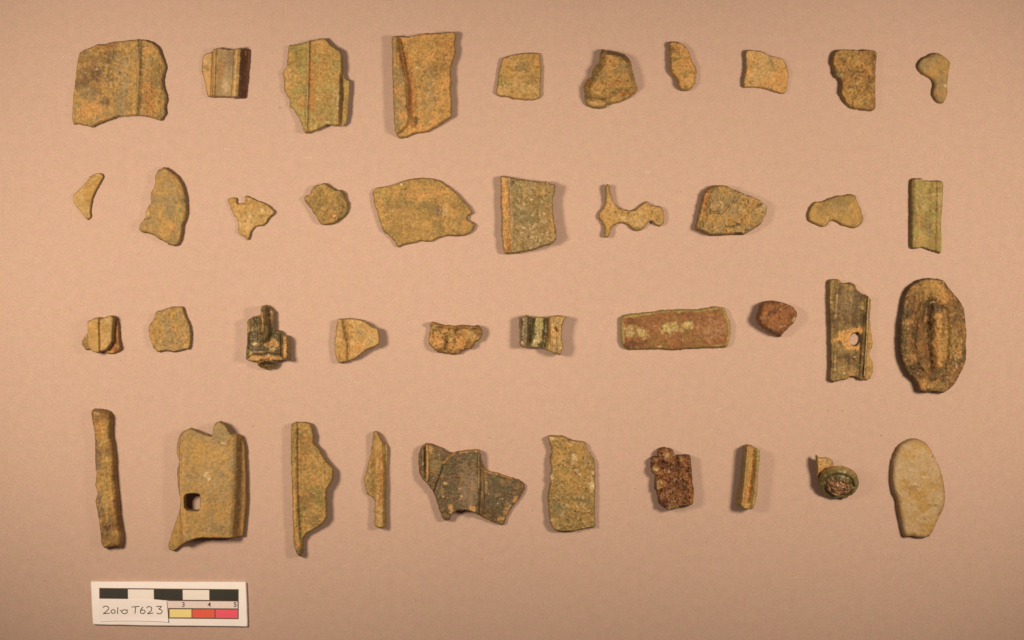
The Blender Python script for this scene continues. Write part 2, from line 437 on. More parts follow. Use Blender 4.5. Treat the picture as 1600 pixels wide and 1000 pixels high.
F.append(dict(n='folded_plate', label='tall ochre plate with its long edge folded over into a smooth flap',
 reg=(590,40,740,230), W=789, striae=(-2,3,.12), t=3.0, er=4, rg=1.0, hz=3.2, c=('och','oran'), ca=.42,
 o=[(120,95),(170,80),(250,88),(310,75),(370,62),(440,60),(500,62),(560,55),(620,52),(645,72),(635,130),(640,230),(615,300),(600,360),(605,450),(600,540),(612,650),(605,750),(560,780),(500,820),(420,865),(350,880),(290,890),(240,912),(190,920),(155,900),(140,850),(132,700),(125,500),(120,300),(115,150)],
 lift=[('l',(380,400),(640,400),0,1.6)],
 f=[('p',[(100,70),(165,80),(182,200),(208,330),(235,430),(240,560),(245,680),(262,745),(235,830),(180,885),(100,900)],9,2.0),('r',[(195,140),(230,320),(285,480),(285,640),(290,790)],32,-1.7),('b',450,400,140,320,0.7),('r',[(140,120),(150,500),(165,850)],40,0.5)],
 pt=[('L',[(170,110),(215,300),(270,470),(275,700)],26,'dora',.85),('e',270,600,30,120,'rust',.5),('P',[(100,70),(165,80),(205,330),(240,560),(258,745),(180,885),(100,900)],20,'gy',.75),('e',180,530,45,60,'oran',.85),('e',160,290,35,60,'oran',.7),('e',200,750,50,50,'oran',.7),('e',430,560,60,200,'gy',.75),('e',560,180,90,110,'dora',.4),('e',540,330,100,90,'br',.5),('L',[(180,120),(235,430),(250,680)],5,'pale',.5),('e',340,840,100,40,'oran',.8),('e',310,780,20,40,'dk',.8),('e',330,345,16,12,'pale',.9)],
 so=.45, parts=[('folded_flap',[(80,50),(165,50),(168,90),(185,200),(210,330),(237,430),(242,560),(247,680),(264,745),(237,835),(182,890),(120,950),(80,900)],'smooth folded over flap')], bn='plate'))
F.append(dict(n='square_slab', label='small square pitted ochre slab between the folded plate and a lumpy orange chunk',
 reg=(750,60,870,180), W=1000, t=2.2, er=3.5, rg=1.0, pit=1.5, c=('och','sand'), ca=.4, gg=.35,
 o=[(300,255),(400,220),(480,200),(600,185),(690,182),(770,190),(780,230),(790,300),(800,400),(795,520),(790,650),(785,740),(765,775),(700,795),(600,800),(500,790),(430,785),(370,760),(290,755),(230,740),(205,700),(225,620),(235,520),(250,420),(275,320)],
 pt=[('e',560,370,120,100,'ol',.8),('e',330,580,120,80,'pg',.5),('e',740,300,50,100,'oran',.6),('e',650,560,120,80,'ol',.5),('e',380,300,100,50,'oran',.4)]))
F.append(dict(n='lumpy_chunk', label='thick lumpy chunk with orange soil patches and dark crest, in the top row',
 reg=(890,60,1010,180), W=1000, t=3.0, er=6, rg=1.8, hz=3.4, c=('och','ol'), ca=.5, so=.6,
 o=[(405,160),(440,135),(500,150),(580,160),(650,175),(720,205),(775,250),(805,310),(815,380),(840,460),(850,540),(885,620),(880,665),(850,700),(800,750),(740,785),(650,820),(560,840),(500,855),(460,895),(380,905),(300,895),(230,860),(200,800),(200,720),(185,640),(205,570),(250,520),(295,490),(300,420),(325,370),(380,310),(400,240)],
 f=[('p',[(420,170),(520,190),(700,240),(770,330),(800,480),(850,640),(780,690),(640,700),(560,720),(480,790),(370,790),(250,770),(230,650),(330,520),(350,420),(420,320)],60,3.8),('b',560,420,170,160,1.0)],
 pt=[('L',[(430,150),(580,180),(700,230),(770,320)],55,'dk',.75),('e',650,400,100,70,'gy',.7),('e',500,350,120,130,'oran',.7),('e',600,600,180,60,'dora',.55),('e',360,650,120,60,'oran',.5),('L',[(240,770),(400,800),(480,790)],16,'dk',.8),('e',300,850,140,40,'sand',.7),('L',[(650,750),(800,720)],24,'dora',.9),('e',690,745,40,14,'dk',.8),('e',250,600,40,80,'dora',.7),('e',345,515,16,14,'pale',.9)]))
F.append(dict(n='curved_chip', label='small comma shaped orange-brown chip between the lumpy chunk and a sandy rectangular slab',
 reg=(1020,50,1120,160), W=909, t=3.2, er=6, e0=.3, rg=1.2, pit=1.2, hz=1.9, c=('och','oran'), ca=.5,
 o=[(225,165),(255,140),(320,135),(390,150),(440,185),(490,240),(530,310),(550,380),(575,440),(605,490),(622,560),(612,650),(595,730),(560,790),(500,832),(450,838),(390,815),(355,770),(350,710),(320,650),(270,600),(245,540),(240,460),(235,380),(230,300),(232,240),(220,200)],
 lift=[('l',(480,350),(240,480),0,1.2)],
 pt=[('e',290,400,60,50,'ol',.9),('e',330,270,80,60,'br',.7),('e',470,440,60,80,'dora',.4),('e',480,700,90,80,'sand',.4),('e',450,640,50,30,'ol',.7),('e',460,800,30,20,'gr',.8)]))
F.append(dict(n='notched_slab', label='small thin rectangular sandy slab with a dipping top edge, beside the comma shaped chip',
 reg=(1140,60,1250,160), W=1100, t=2.2, er=4, rg=.7, c=('sand','oran'), ca=.4,
 o=[(245,215),(265,190),(330,178),(420,185),(500,200),(560,225),(610,260),(680,275),(760,290),(830,320),(870,350),(885,400),(905,450),(925,520),(938,570),(920,660),(905,740),(885,820),(860,850),(810,860),(740,840),(660,815),(590,790),(500,775),(400,765),(300,765),(240,768),(215,745),(215,650),(235,550),(248,450),(245,350),(240,270)],
 lift=[('l',(600,500),(230,450),0,.9)],
 pt=[('e',700,440,120,80,'ol',.45),('e',380,440,120,60,'ol',.4),('e',300,380,60,60,'och',.5),('e',340,690,60,30,'br',.6),('e',650,330,60,40,'ol',.7),('e',560,710,20,20,'dk',.7),('e',820,540,90,150,'oran',.5)]))
F.append(dict(n='thick_slab', label='thick mottled brown slab with straight side and grey-green spot on its slanting edge',
 reg=(1280,60,1390,180), W=917, t=3.6, er=4, rg=1.5, pit=1.2, c=('och','br'), ca=.5, so=.5,
 o=[(215,165),(260,145),(340,142),(440,142),(540,150),(620,140),(690,150),(740,165),(755,200),(750,300),(742,420),(742,550),(738,650),(740,750),(745,850),(735,910),(700,935),(620,932),(540,920),(470,915),(410,890),(360,850),(320,790),(280,720),(280,640),(285,580),(260,530),(215,500),(195,450),(190,390),(170,330),(168,270),(185,210)],
 f=[('r',[(390,500),(480,400),(560,420)],28,-.8),('b',470,250,150,90,.7),('b',600,700,100,150,.5)],
 pt=[('e',470,450,90,45,'ol',.9),('e',250,470,55,55,'teal',.95),('e',600,420,80,110,'dora',.5),('e',520,240,110,80,'oran',.4),('e',580,850,60,50,'gy',.7),('e',420,620,60,50,'gy',.5),('e',330,590,40,50,'dora',.7),('e',480,370,60,30,'dora',.6)]))
F.append(dict(n='hook_fragment', label='small smooth brown hook shaped piece ending the top row',
 reg=(1420,70,1500,170), W=800, t=2.8, er=7, e0=.35, rg=.5, pit=.3, gn=.2, gc=.15, c=('och','gy'), ca=.5, hz=1.5,
 o=[(135,310),(165,250),(215,200),(280,175),(340,140),(400,125),(460,130),(520,155),(580,200),(625,250),(645,295),(630,370),(618,460),(605,560),(600,650),(608,720),(590,820),(550,890),(500,910),(450,900),(400,850),(368,790),(368,700),(385,630),(375,580),(340,530),(280,490),(220,455),(160,405),(138,360)],
 pt=[('e',520,230,50,40,'dora',.7),('e',330,180,120,50,'br',.6),('e',490,430,50,40,'dk',.5),('e',570,650,25,25,'pale',.8),('e',450,330,120,60,'och',.6),('e',500,780,80,90,'pink',.4)]))
# ---- second row
F.append(dict(n='triangular_chip', label='tiny thin triangular sandy chip starting the second row',
 reg=(100,260,180,350), W=889, t=1.7, er=2.5, rg=.5, pit=.5, gn=.25, gc=.2, c=('sand','och'), ca=.5,
 o=[(430,185),(480,150),(560,120),(620,115),(660,125),(682,160),(678,200),(640,270),(600,330),(570,400),(530,480),(495,560),(480,640),(465,720),(455,800),(465,860),(450,900),(415,925),(380,905),(330,850),(280,780),(220,710),(165,630),(145,570),(150,510),(200,450),(260,390),(320,330),(380,270),(420,225)],
 pt=[('e',600,145,18,12,'pale',1),('e',450,440,70,120,'oran',.3),('e',440,620,40,60,'ol',.5)]))
F.append(dict(n='blade_fragment', label='tall smooth ochre piece with one curved edge and one stepped broken edge, second row',
 reg=(200,250,320,400), W=800, t=3.2, er=5, rg=.6, pit=.5, gn=.28, gc=.2, c=('och','gy'), ca=.55,
 o=[(370,70),(410,85),(470,125),(520,175),(560,235),(590,310),(605,380),(612,450),(612,540),(595,620),(570,680),(565,750),(550,830),(520,880),(480,898),(430,885),(380,850),(320,820),(260,780),(200,760),(140,750),(115,720),(120,670),(150,630),(178,600),(178,540),(205,480),(232,450),(232,400),(230,350),(262,290),(280,240),(278,180),(300,120),(340,85)],
 lift=[('b',250,860,170,100,1.0)],
 f=[('s',[(235,280),(240,450),(230,540),(250,600),(190,620)],9,.8),('s',[(470,90),(560,300),(570,560),(520,700),(480,900)],70,-1.1)],
 pt=[('e',450,170,80,50,'dora',.4),('e',525,475,36,24,'oran',.8),('e',460,680,60,50,'oran',.65),('e',570,425,30,20,'dk',.6),('e',200,530,30,60,'sand',.8),('e',540,600,50,150,'pg',.5),('L',[(140,730),(300,800),(480,880)],25,'ol',.6),('e',360,745,50,30,'oran',.6)]))
F.append(dict(n='winged_chip', label='small thin three pointed sandy chip with a round notch bitten from its top',
 reg=(340,290,450,390), W=1100, t=1.7, er=2.5, rg=.6, c=('sand','och'), ca=.4,
 o=[(155,225),(190,192),(240,182),(290,190),(305,215),(295,250),(325,280),(360,275),(400,275),(430,250),(432,205),(422,170),(450,160),(490,170),(560,200),(640,235),(720,265),(790,300),(840,350),(890,400),(870,445),(800,510),(760,580),(710,620),(640,630),(580,645),(540,700),(510,770),(485,835),(460,845),(420,800),(350,770),(315,720),(320,640),(320,570),(280,490),(235,430),(210,350),(180,280)],
 lift=[('b',850,420,200,200,.7),('b',440,820,150,120,.6)],
 pt=[('e',360,340,140,60,'oran',.5),('e',700,380,40,40,'pale',.8),('e',740,370,16,30,'dk',.6),('e',410,600,26,18,'pale',.9),('e',500,475,20,16,'pale',.9),('e',620,480,120,120,'ol',.35)], sp=.05))
F.append(dict(n='round_chip', label='small rough roundish greenish chip with a lobe sticking out of one side',
 reg=(460,270,560,370), W=1000, t=2.7, er=3.5, rg=1.2, pit=1.2, c=('ol','och'), ca=.5, ec='gr', hz=2.0,
 o=[(255,290),(290,225),(340,190),(400,185),(450,160),(500,165),(550,205),(600,235),(650,270),(700,265),(750,285),(780,330),(790,380),(820,430),(850,480),(845,560),(820,630),(770,690),(710,740),(640,780),(560,805),(480,818),(420,795),(385,760),(350,700),(320,640),(280,600),(250,540),(190,480),(155,430),(150,390),(180,355),(230,350),(245,320)],
 f=[('s',[(240,330),(300,600)],40,.7),('s',[(790,380),(780,560),(700,700)],40,-1.2)],
 pt=[('e',500,570,80,40,'oran',.6),('e',590,680,50,40,'dora',.6),('e',630,685,16,14,'pale',1),('e',280,340,50,30,'oran',.7),('e',600,255,40,30,'dora',.7),('e',200,410,40,40,'sand',.6),('L',[(270,260),(340,200),(480,170),(540,230)],14,'dkg',.6),('e',400,200,30,14,'pale',.6),('L',[(820,450),(820,600),(700,730)],25,'gr',.7)]))
F.append(dict(n='broad_sherd', label='broad flat yellowish plate with a hooked notch at its tip, largest in second row',
 reg=(570,260,760,400), W=1357, t=2.0, er=4, rg=.9, c=('och','ol'), ca=.42, so=.35, gg=.4,
 o=[(95,275),(130,240),(200,225),(280,212),(340,195),(420,165),(500,140),(600,128),(700,128),(780,140),(850,165),(920,215),(990,270),(1050,320),(1100,380),(1150,430),(1180,490),(1205,520),(1150,550),(1145,590),(1180,615),(1210,628),(1235,650),(1215,700),(1170,745),(1100,770),(1020,778),(950,770),(880,780),(800,805),(740,835),(680,835),(620,830),(560,850),(470,865),(410,885),(370,898),(345,870),(330,830),(270,770),(210,720),(185,670),(160,590),(135,500),(105,430),(100,360),(88,310)],
 lift=[('b',640,520,500,330,1.3)],
 f=[('r',[(855,400),(820,590)],28,-.5),('s',[(870,400),(850,600)],20,.3)],
 pt=[('e',830,520,35,80,'steel',.8),('e',860,420,22,30,'dk',.5),('e',640,440,110,45,'ol',.8),('e',560,290,250,80,'oran',.5),('e',860,280,160,60,'oran',.5),('e',980,450,100,60,'dora',.35),('e',1120,660,50,40,'oran',.8),('e',180,300,80,60,'pg',.5),('e',405,205,14,12,'pale',1),('e',435,635,25,18,'pale',1),('e',540,660,14,12,'pale',.8),('e',990,660,14,12,'pale',.9),('e',360,520,160,200,'ol',.4),('e',900,480,30,60,'sand',.8),('e',560,690,120,50,'ol',.5),('e',660,250,50,40,'gr',.5)]))
F.append(dict(n='ridged_slab', label='thick green slab covered in pale grains, with a slanting orange face along one side',
 reg=(760,260,890,410), W=867, striae=(-2,3,.14), t=4.2, er=3.5, e0=.6, rg=1.3, kn=1.5, sp=.05, c=('ol','gy'), ca=.5, hz=3.4, gg=.5, so=.15,
 o=[(150,110),(170,98),(230,108),(290,120),(350,135),(420,140),(490,150),(560,160),(620,155),(660,180),(710,200),(712,240),(700,300),(690,370),(690,450),(700,530),(708,600),(725,680),(730,750),(700,790),(650,820),(590,830),(520,860),(450,880),(380,890),(320,905),(260,905),(200,910),(180,880),(165,780),(158,650),(160,510),(150,400),(150,280),(148,180)],
 lift=[('l',(400,500),(720,500),0,1.6)],
 f=[('s',[(215,100),(225,400),(235,900)],55,1.2),('r',[(238,110),(245,400),(262,900)],14,.5),('s',[(300,120),(300,500),(310,900)],40,-.5)],
 pt=[('P',[(140,90),(225,100),(250,400),(262,910),(170,910)],14,'oran',.85),('e',190,160,30,60,'sand',.8),('e',225,830,30,100,'dora',.6),('e',190,560,24,90,'och',.6),('L',[(290,130),(320,350),(330,560)],40,'teal',.6),('e',280,160,30,40,'dk',.7),('e',560,240,90,70,'och',.6),('e',440,540,90,100,'teal',.6),('e',600,600,100,160,'ol',.5),('e',680,640,24,200,'oran',.5),('L',[(240,130),(268,560),(270,800)],8,'cream',.8),('e',395,645,26,16,'pale',1),('e',640,690,26,22,'pale',1),('e',600,500,18,16,'pale',1),('e',470,350,16,14,'pale',1)],
 parts=[('side_face',[(100,50),(228,50),(240,250),(250,500),(266,950),(100,950)],'slanting orange face')], bn='slab'))
F.append(dict(n='cross_shaped_piece', label='thin sandy T shaped piece with a wavy arm, in the second row',
 reg=(920,280,1060,390), W=1273, t=2.6, er=4, e0=.35, rg=.9, pit=1.0, c=('sand','och'), ca=.5, gg=.25, hz=1.7,
 o=[(240,100),(265,75),(290,95),(300,160),(320,240),(345,310),(385,370),(440,405),(520,435),(600,445),(660,430),(710,390),(760,350),(815,318),(850,330),(870,360),(930,375),(1000,385),(1040,410),(1055,460),(1070,530),(1068,590),(1045,640),(1005,665),(950,650),(910,615),(870,600),(830,640),(780,690),(720,725),(670,732),(620,710),(570,660),(500,625),(430,625),(370,650),(320,710),(300,770),(270,825),(240,830),(222,800),(222,730),(215,660),(180,600),(145,550),(140,500),(170,450),(205,410),(228,350),(235,260),(230,170)],
 lift=[('b',260,100,200,200,1.4),('b',260,820,120,120,1.2),('b',960,480,100,140,.8)],
 pt=[('e',300,420,80,80,'oran',.5),('e',265,150,25,70,'ol',.5),('e',690,690,50,30,'ol',.9),('e',990,560,60,70,'ol',.7),('e',820,440,80,60,'oran',.5),('e',500,550,80,25,'pale',.5),('e',380,470,14,12,'dk',.8),('e',460,455,12,12,'dk',.8),('e',555,480,12,12,'dk',.8),('e',720,620,80,60,'cream',.5)]))
F.append(dict(n='rough_chunk', label='thick knobbly wedge shaped chunk with an orange side, in the second row',
 reg=(1075,275,1215,385), W=1273, t=4.2, er=4.5, rg=1.9, pit=1.3, kn=.3, c=('och','gy'), ca=.5, so=.4, ec='dk', ew=.4,
 o=[(300,165),(380,135),(480,125),(570,135),(610,170),(680,195),(750,220),(820,260),(880,270),(950,305),(1030,350),(1090,395),(1125,430),(1130,490),(1100,570),(1060,650),(1010,710),(930,755),(860,800),(790,830),(700,830),(600,830),(480,840),(370,840),(280,830),(200,790),(130,760),(110,730),(130,650),(150,560),(175,470),(195,380),(215,290),(250,210)],
 f=[('s',[(370,130),(300,320),(280,520),(180,720)],50,1.6),('s',[(1090,400),(1000,620),(760,830)],40,-1.2),('r',[(300,520),(480,520),(560,420)],18,-.7),('r',[(560,640),(720,700)],18,-.7)],
 pt=[('L',[(300,190),(245,350),(230,480)],45,'dora',.85),('e',640,350,120,50,'gy',.9),('e',600,720,110,35,'dk',.7),('e',740,780,110,40,'gy',.6),('e',380,760,90,40,'oran',.8),('e',420,420,110,110,'sand',.4),('e',870,390,90,70,'pink',.6),('e',820,620,120,100,'oran',.4),('e',1050,440,50,50,'cream',.6),('e',720,820,60,18,'black',.8),('L',[(300,430),(310,530)],14,'dk',.7),('e',430,500,80,16,'dk',.5)]))
F.append(dict(n='smooth_chip', label='small smooth flat brownish chip with a bay in its lower edge, beside the green bar',
 reg=(1250,290,1370,370), W=1500, t=2.2, er=5, e0=.4, rg=.5, pit=.4, gn=.2, gc=.15, c=('och','ol'), ca=.5,
 o=[(290,325),(380,310),(460,300),(540,260),(640,225),(730,195),(820,190),(900,175),(970,160),(1030,170),(1085,200),(1110,260),(1150,360),(1190,450),(1215,520),(1240,600),(1245,670),(1210,730),(1150,790),(1080,820),(1000,820),(900,795),(820,770),(760,730),(700,695),(630,685),(580,700),(540,750),(480,800),(430,805),(370,780),(300,750),(220,710),(165,660),(150,600),(160,520),(200,430),(240,370)],
 pt=[('e',760,450,250,130,'gy',.5),('e',540,380,60,40,'ol',.6),('e',1020,710,120,60,'oran',.4),('e',270,520,80,80,'och',.6),('e',1150,670,50,60,'ol',.5),('e',350,370,60,30,'oran',.5)]))
F.append(dict(n='green_bar', label='upright rectangular pale green bar with raised edges, ending the second row',
 reg=(1400,265,1500,405), W=714, t=2.8, er=3, rg=.6, pit=.5, c=('pg','ol'), ca=.5, so=.15, gn=.3, gc=.2, gg=.3, ec='gr', rag=.35,
 o=[(172,115),(215,95),(290,98),(330,120),(400,122),(480,122),(525,135),(535,180),(528,300),(522,420),(512,540),(508,650),(515,760),(515,860),(500,925),(460,920),(400,905),(340,880),(290,868),(230,880),(180,880),(165,850),(165,700),(165,500),(165,300),(165,180)],
 f=[('R',[(225,100),(215,880)],36,.5),('R',[(485,130),(470,920)],34,.5),('r',[(370,130),(350,890)],60,-.5)],
 striae=(0,2.2,.10),
 pt=[('e',370,560,60,150,'gr',.8),('e',400,190,30,60,'gr',.7),('e',460,190,40,60,'och',.8),('e',400,290,90,20,'sand',.5),('e',310,430,50,30,'lime',.9),('e',225,420,25,50,'lime',.7),('e',260,600,30,100,'oran',.5),('e',280,780,120,80,'och',.6),('e',430,620,25,80,'oran',.4),('e',370,660,60,80,'steel',.5),('e',480,360,20,110,'cream',.5),('L',[(180,300),(178,860)],14,'dkg',.6)]))
# ---- third row
F.append(dict(n='folded_sheet_piece', label='small boxy folded piece split by a seam, with a reddish flange behind it',
 reg=(110,480,210,570), W=1111, t=5.4, er=3, e0=.75, base=1.2, rg=.5, pit=.4, gn=.2, gc=.15, c=('och','sand'), ca=.5, hz=5.6, bn='front_plate', so=.2,
 o=[(300,255),(340,225),(400,195),(480,175),(520,180),(530,195),(620,170),(680,142),(720,145),(750,180),(745,300),(735,450),(725,590),(690,660),(640,730),(570,765),(530,765),(500,790),(440,785),(370,755),(320,700),(300,620),(305,520),(298,400)],
 f=[('r',[(512,180),(505,350),(515,560),(512,790)],9,-1.3),('r',[(485,190),(490,450)],16,.4),('l',(300,400),(740,400),0,-.3)],
 pt=[('L',[(525,190),(510,400),(525,780)],10,'dora',.8),('e',340,640,50,80,'pink',.6),('e',640,400,80,200,'gy',.35),('L',[(715,170),(720,560),(640,720)],14,'gy',.7),('e',400,300,70,100,'oran',.3),('e',490,230,16,24,'pale',.7),('e',495,445,12,20,'pale',.8)],
 extra=[dict(n='rear_flange', label='reddish flange behind the front plate', t=2.4, er=2.5, rg=.7, hz=1.6, c=('rust','dora'), ca=.5, gg=.1, pit=.4,
  o=[(250,490),(330,430),(420,300),(700,165),(735,165),(780,190),(820,210),(845,330),(848,480),(865,600),(885,690),(875,740),(830,780),(720,812),(640,800),(500,740),(300,735),(270,740),(235,700),(185,635),(200,590)],
  f=[('r',[(850,200),(880,740)],26,.9),('b',820,700,60,60,1.0)],
  pt=[('P',[(180,480),(330,480),(330,750),(180,750)],14,'ol',.9),('e',270,510,24,40,'sand',.8),('e',720,780,80,30,'oran',.7),('e',820,690,40,50,'ol',.5)])]))
F.append(dict(n='octagonal_chip', label='small flat eight sided mottled chip between boxy folded piece and dark socketed fragment',
 reg=(215,465,320,565), W=1050, t=2.4, er=3, rg=1.1, pit=1.1, c=('och','gy'), ca=.45, gg=.1, so=.35, sp=.05,
 o=[(265,250),(300,215),(380,195),(430,175),(490,150),(560,140),(640,135),(700,145),(725,200),(745,270),(775,340),(810,410),(825,480),(835,560),(835,650),(825,740),(800,800),(730,810),(640,835),(560,850),(500,840),(420,830),(340,850),(280,830),(235,780),(205,700),(180,620),(165,540),(165,460),(185,410),(230,360),(255,310)],
 f=[('s',[(430,170),(340,400),(200,430)],20,.3)],
 pt=[('e',420,500,110,80,'gy',.6),('e',320,250,60,50,'pg',.6),('e',240,560,50,70,'dora',.5),('e',600,480,100,60,'oran',.4),('e',760,600,50,90,'oran',.5),('e',320,640,70,50,'ol',.6),('e',760,740,50,40,'cream',.6),('e',540,710,60,20,'br',.6)]))
F.append(dict(n='socketed_fragment', label='thick dark green and orange fragment with upright fin and open round socket',
 reg=(365,465,475,590), W=880, striae=(1,2.2,.2), t=4.6, er=3, e0=.6, rg=1.1, pit=.6, c=('dkg','dk'), ca=.4, gl=.8, so=.35, gg=.2, hz=3.6, bn='housing',
 o=[(185,270),(240,240),(330,215),(345,150),(360,105),(400,95),(440,105),(490,150),(515,190),(510,260),(520,340),(520,400),(580,415),(620,465),(680,480),(700,540),(705,640),(705,740),(690,795),(640,780),(560,790),(535,850),(500,880),(420,898),(340,880),(300,850),(280,805),(200,795),(155,770),(150,700),(165,560),(170,400),(172,300)],
 f=[('r',[(370,90),(385,300),(410,520)],36,3.6),('p',[(425,80),(530,120),(530,400),(470,480),(450,300)],16,-1.3),('r',[(190,280),(175,700)],20,.8),('R',[(655,470),(655,760)],42,1.2),('r',[(600,470),(600,740)],20,-1.0),('R',[(200,770),(420,730),(680,770)],50,1.0),('b',425,850,92,36,-3.0),('r',[(310,845),(340,805),(425,790),(510,810),(530,850),(500,885),(420,898),(340,880),(310,845)],10,.8)],
 pt=[('L',[(350,180),(385,300),(370,420)],18,'oran',.7),('L',[(395,110),(400,300)],12,'pg',.6),('e',470,200,30,70,'oran',.55),('L',[(420,360),(425,490)],22,'pg',.8),('L',[(205,280),(200,420)],10,'sand',.7),('e',200,690,35,35,'pg',.8),('L',[(640,480),(640,600),(645,720)],24,'oran',.9),('e',490,570,80,60,'oran',.7),('e',500,640,50,30,'sand',.7),('L',[(230,775),(330,750),(450,745),(580,765)],34,'oran',.9),('e',400,750,60,25,'dora',.6),('e',270,580,24,16,'pale',.9),('e',425,848,100,40,'dk',1),('e',330,680,80,14,'cream',.7),('e',560,740,50,14,'dora',.7),('e',400,600,20,40,'pg',.5)],
 parts=[('fin',[(325,60),(520,60),(530,412),(470,480),(430,520),(395,500),(340,300)],'upright green and orange fin'),('socket',[(275,800),(300,765),(420,735),(540,765),(560,792),(560,930),(270,930)],'open dark round socket with orange collar'),('side_rim',[(612,440),(740,440),(740,820),(618,820)],'orange coated side rim')]))
F.append(dict(n='grooved_wedge', label='fan shaped sandy piece with a groove beside its smooth band and orange soil inside',
 reg=(510,485,610,580), W=1053, t=2.6, er=4, rg=.9, c=('sand','och'), ca=.45, hz=4.0,
 o=[(190,145),(250,138),(320,130),(400,128),(480,130),(560,150),(630,175),(690,215),(740,260),(790,280),(840,295),(865,350),(880,420),(880,500),(860,560),(800,600),(730,625),(670,650),(600,700),(540,750),(480,790),(400,825),(340,850),(260,865),(200,865),(160,800),(135,720),(125,620),(128,500),(145,380),(155,260),(170,180)],
 lift=[('l',(200,500),(860,500),.3,3.6)],
 f=[('r',[(275,130),(300,330),(350,560),(365,850)],22,-1.3),('r',[(210,150),(220,500),(260,850)],70,.9)],
 pt=[('L',[(280,150),(320,380),(355,600)],16,'br',.6),('e',530,600,130,110,'oran',.95),('e',420,720,60,60,'oran',.9),('e',560,370,70,70,'gy',.85),('e',210,250,36,30,'pale',.7),('e',250,400,70,80,'pink',.6),('e',230,620,80,120,'och',.5),('L',[(400,250),(420,450)],30,'dora',.4),('e',670,270,40,30,'dora',.7),('e',760,500,90,70,'pg',.4),('e',350,510,20,16,'pale',.9),('e',430,180,16,14,'pale',.9),('e',570,180,20,14,'pale',.9)],
 parts=[('side_band',[(80,100),(280,100),(308,330),(352,560),(367,900),(80,900)],'raised smooth left band')], bn='plate'))
F.append(dict(n='soil_caked_chunk', label='small half moon chunk caked with bright orange soil clods, in the third row',
 reg=(655,490,775,565), W=1600, t=4.4, er=4, rg=2.0, pit=1.6, c=('br','och'), ca=.45, hz=3.2, kn=.3, ec='br', bn='core', so=.6,
 o=[(230,200),(265,165),(330,190),(430,230),(560,245),(700,250),(850,245),(980,250),(1100,260),(1180,245),(1240,245),(1270,290),(1310,340),(1320,420),(1290,500),(1240,560),(1170,590),(1130,660),(1060,740),(980,740),(900,790),(840,840),(740,850),(640,840),(540,830),(440,810),(370,800),(300,730),(240,680),(195,630),(190,560),(205,460),(225,360),(225,270)],
 lift=[('l',(800,500),(1300,400),0,1.6)],
 f=[('s',[(1270,310),(900,310),(600,300),(240,260)],40,-1.5),('b',420,560,150,150,1.8),('b',700,700,110,110,1.3),('b',880,590,110,110,1.3),('b',520,340,80,60,1),('r',[(580,480),(570,620),(550,760)],30,-1.2),('r',[(640,520),(740,590)],40,-.8)],
 pt=[('e',420,540,150,165,'oran',1),('e',530,340,80,60,'oran',.9),('e',700,710,110,100,'oran',.9),('e',880,600,110,130,'oran',.95),('e',400,400,80,60,'sand',.8),('e',1050,400,130,110,'sand',.7),('e',820,370,100,60,'dk',.5),('e',290,400,30,60,'dk',.7),('e',610,520,40,100,'ol',.8),('L',[(240,210),(500,260)],30,'dora',.6),('e',1230,420,50,100,'br',.7),('e',300,280,90,30,'pg',.8)]))
F.append(dict(n='moulded_fragment', label='small glossy dark green fragment with two rounded mouldings and a rough orange end',
 reg=(800,480,900,565), W=1176, striae=(2,2,.12), t=4.2, er=1.8, e0=.75, rg=.45, pit=.3, gn=.2, gc=.1, c=('dkg','ol'), ca=.4, gl=1.0, hz=4.6, so=.1, gg=.2, bn='broken_end',
 o=[(140,195),(190,175),(260,150),(330,165),(380,185),(470,180),(560,182),(640,190),(690,175),(760,155),(850,150),(930,155),(1000,175),(960,240),(930,300),(920,400),(910,520),(915,620),(940,720),(910,800),(880,870),(820,865),(740,835),(640,790),(540,755),(440,740),(300,735),(200,735),(148,715),(145,600),(145,450),(140,300)],
 lift=[('l',(500,400),(900,400),.5,1.6)],
 f=[('R',[(238,150),(232,740)],90,1.6),('R',[(500,180),(470,480),(425,750)],110,1.5),('r',[(345,180),(320,480),(300,740)],24,-.6),('r',[(620,190),(625,480),(560,760)],34,-.8),('s',[(680,180),(690,480),(640,800)],30,1.0),('r',[(800,380),(830,440)],16,-1.4),('r',[(830,560),(850,850)],14,.7),('r',[(720,520),(720,800)],14,.5)],
 pt=[('L',[(238,160),(240,480),(225,700)],24,'steel',.8),('L',[(510,200),(475,500),(420,720)],75,'pg',.95),('e',440,620,60,40,'pale',.4),('e',180,650,30,40,'oran',.8),('P',[(680,150),(1010,150),(930,300),(950,800),(880,880),(640,800),(690,480)],20,'och',.9),('e',780,440,90,70,'oran',.8),('e',810,420,16,40,'dk',.9),('L',[(680,190),(690,560)],16,'dora',.8),('e',830,270,70,60,'ol',.8),('e',790,740,50,100,'ol',.7),('e',740,620,40,90,'oran',.5),('L',[(850,600),(855,800)],10,'cream',.8)],
 parts=[('narrow_moulding',[(80,100),(345,100),(345,180),(322,480),(300,780),(80,780)]),('wide_moulding',[(345,100),(640,100),(640,480),(580,800),(300,800),(322,480)])]))
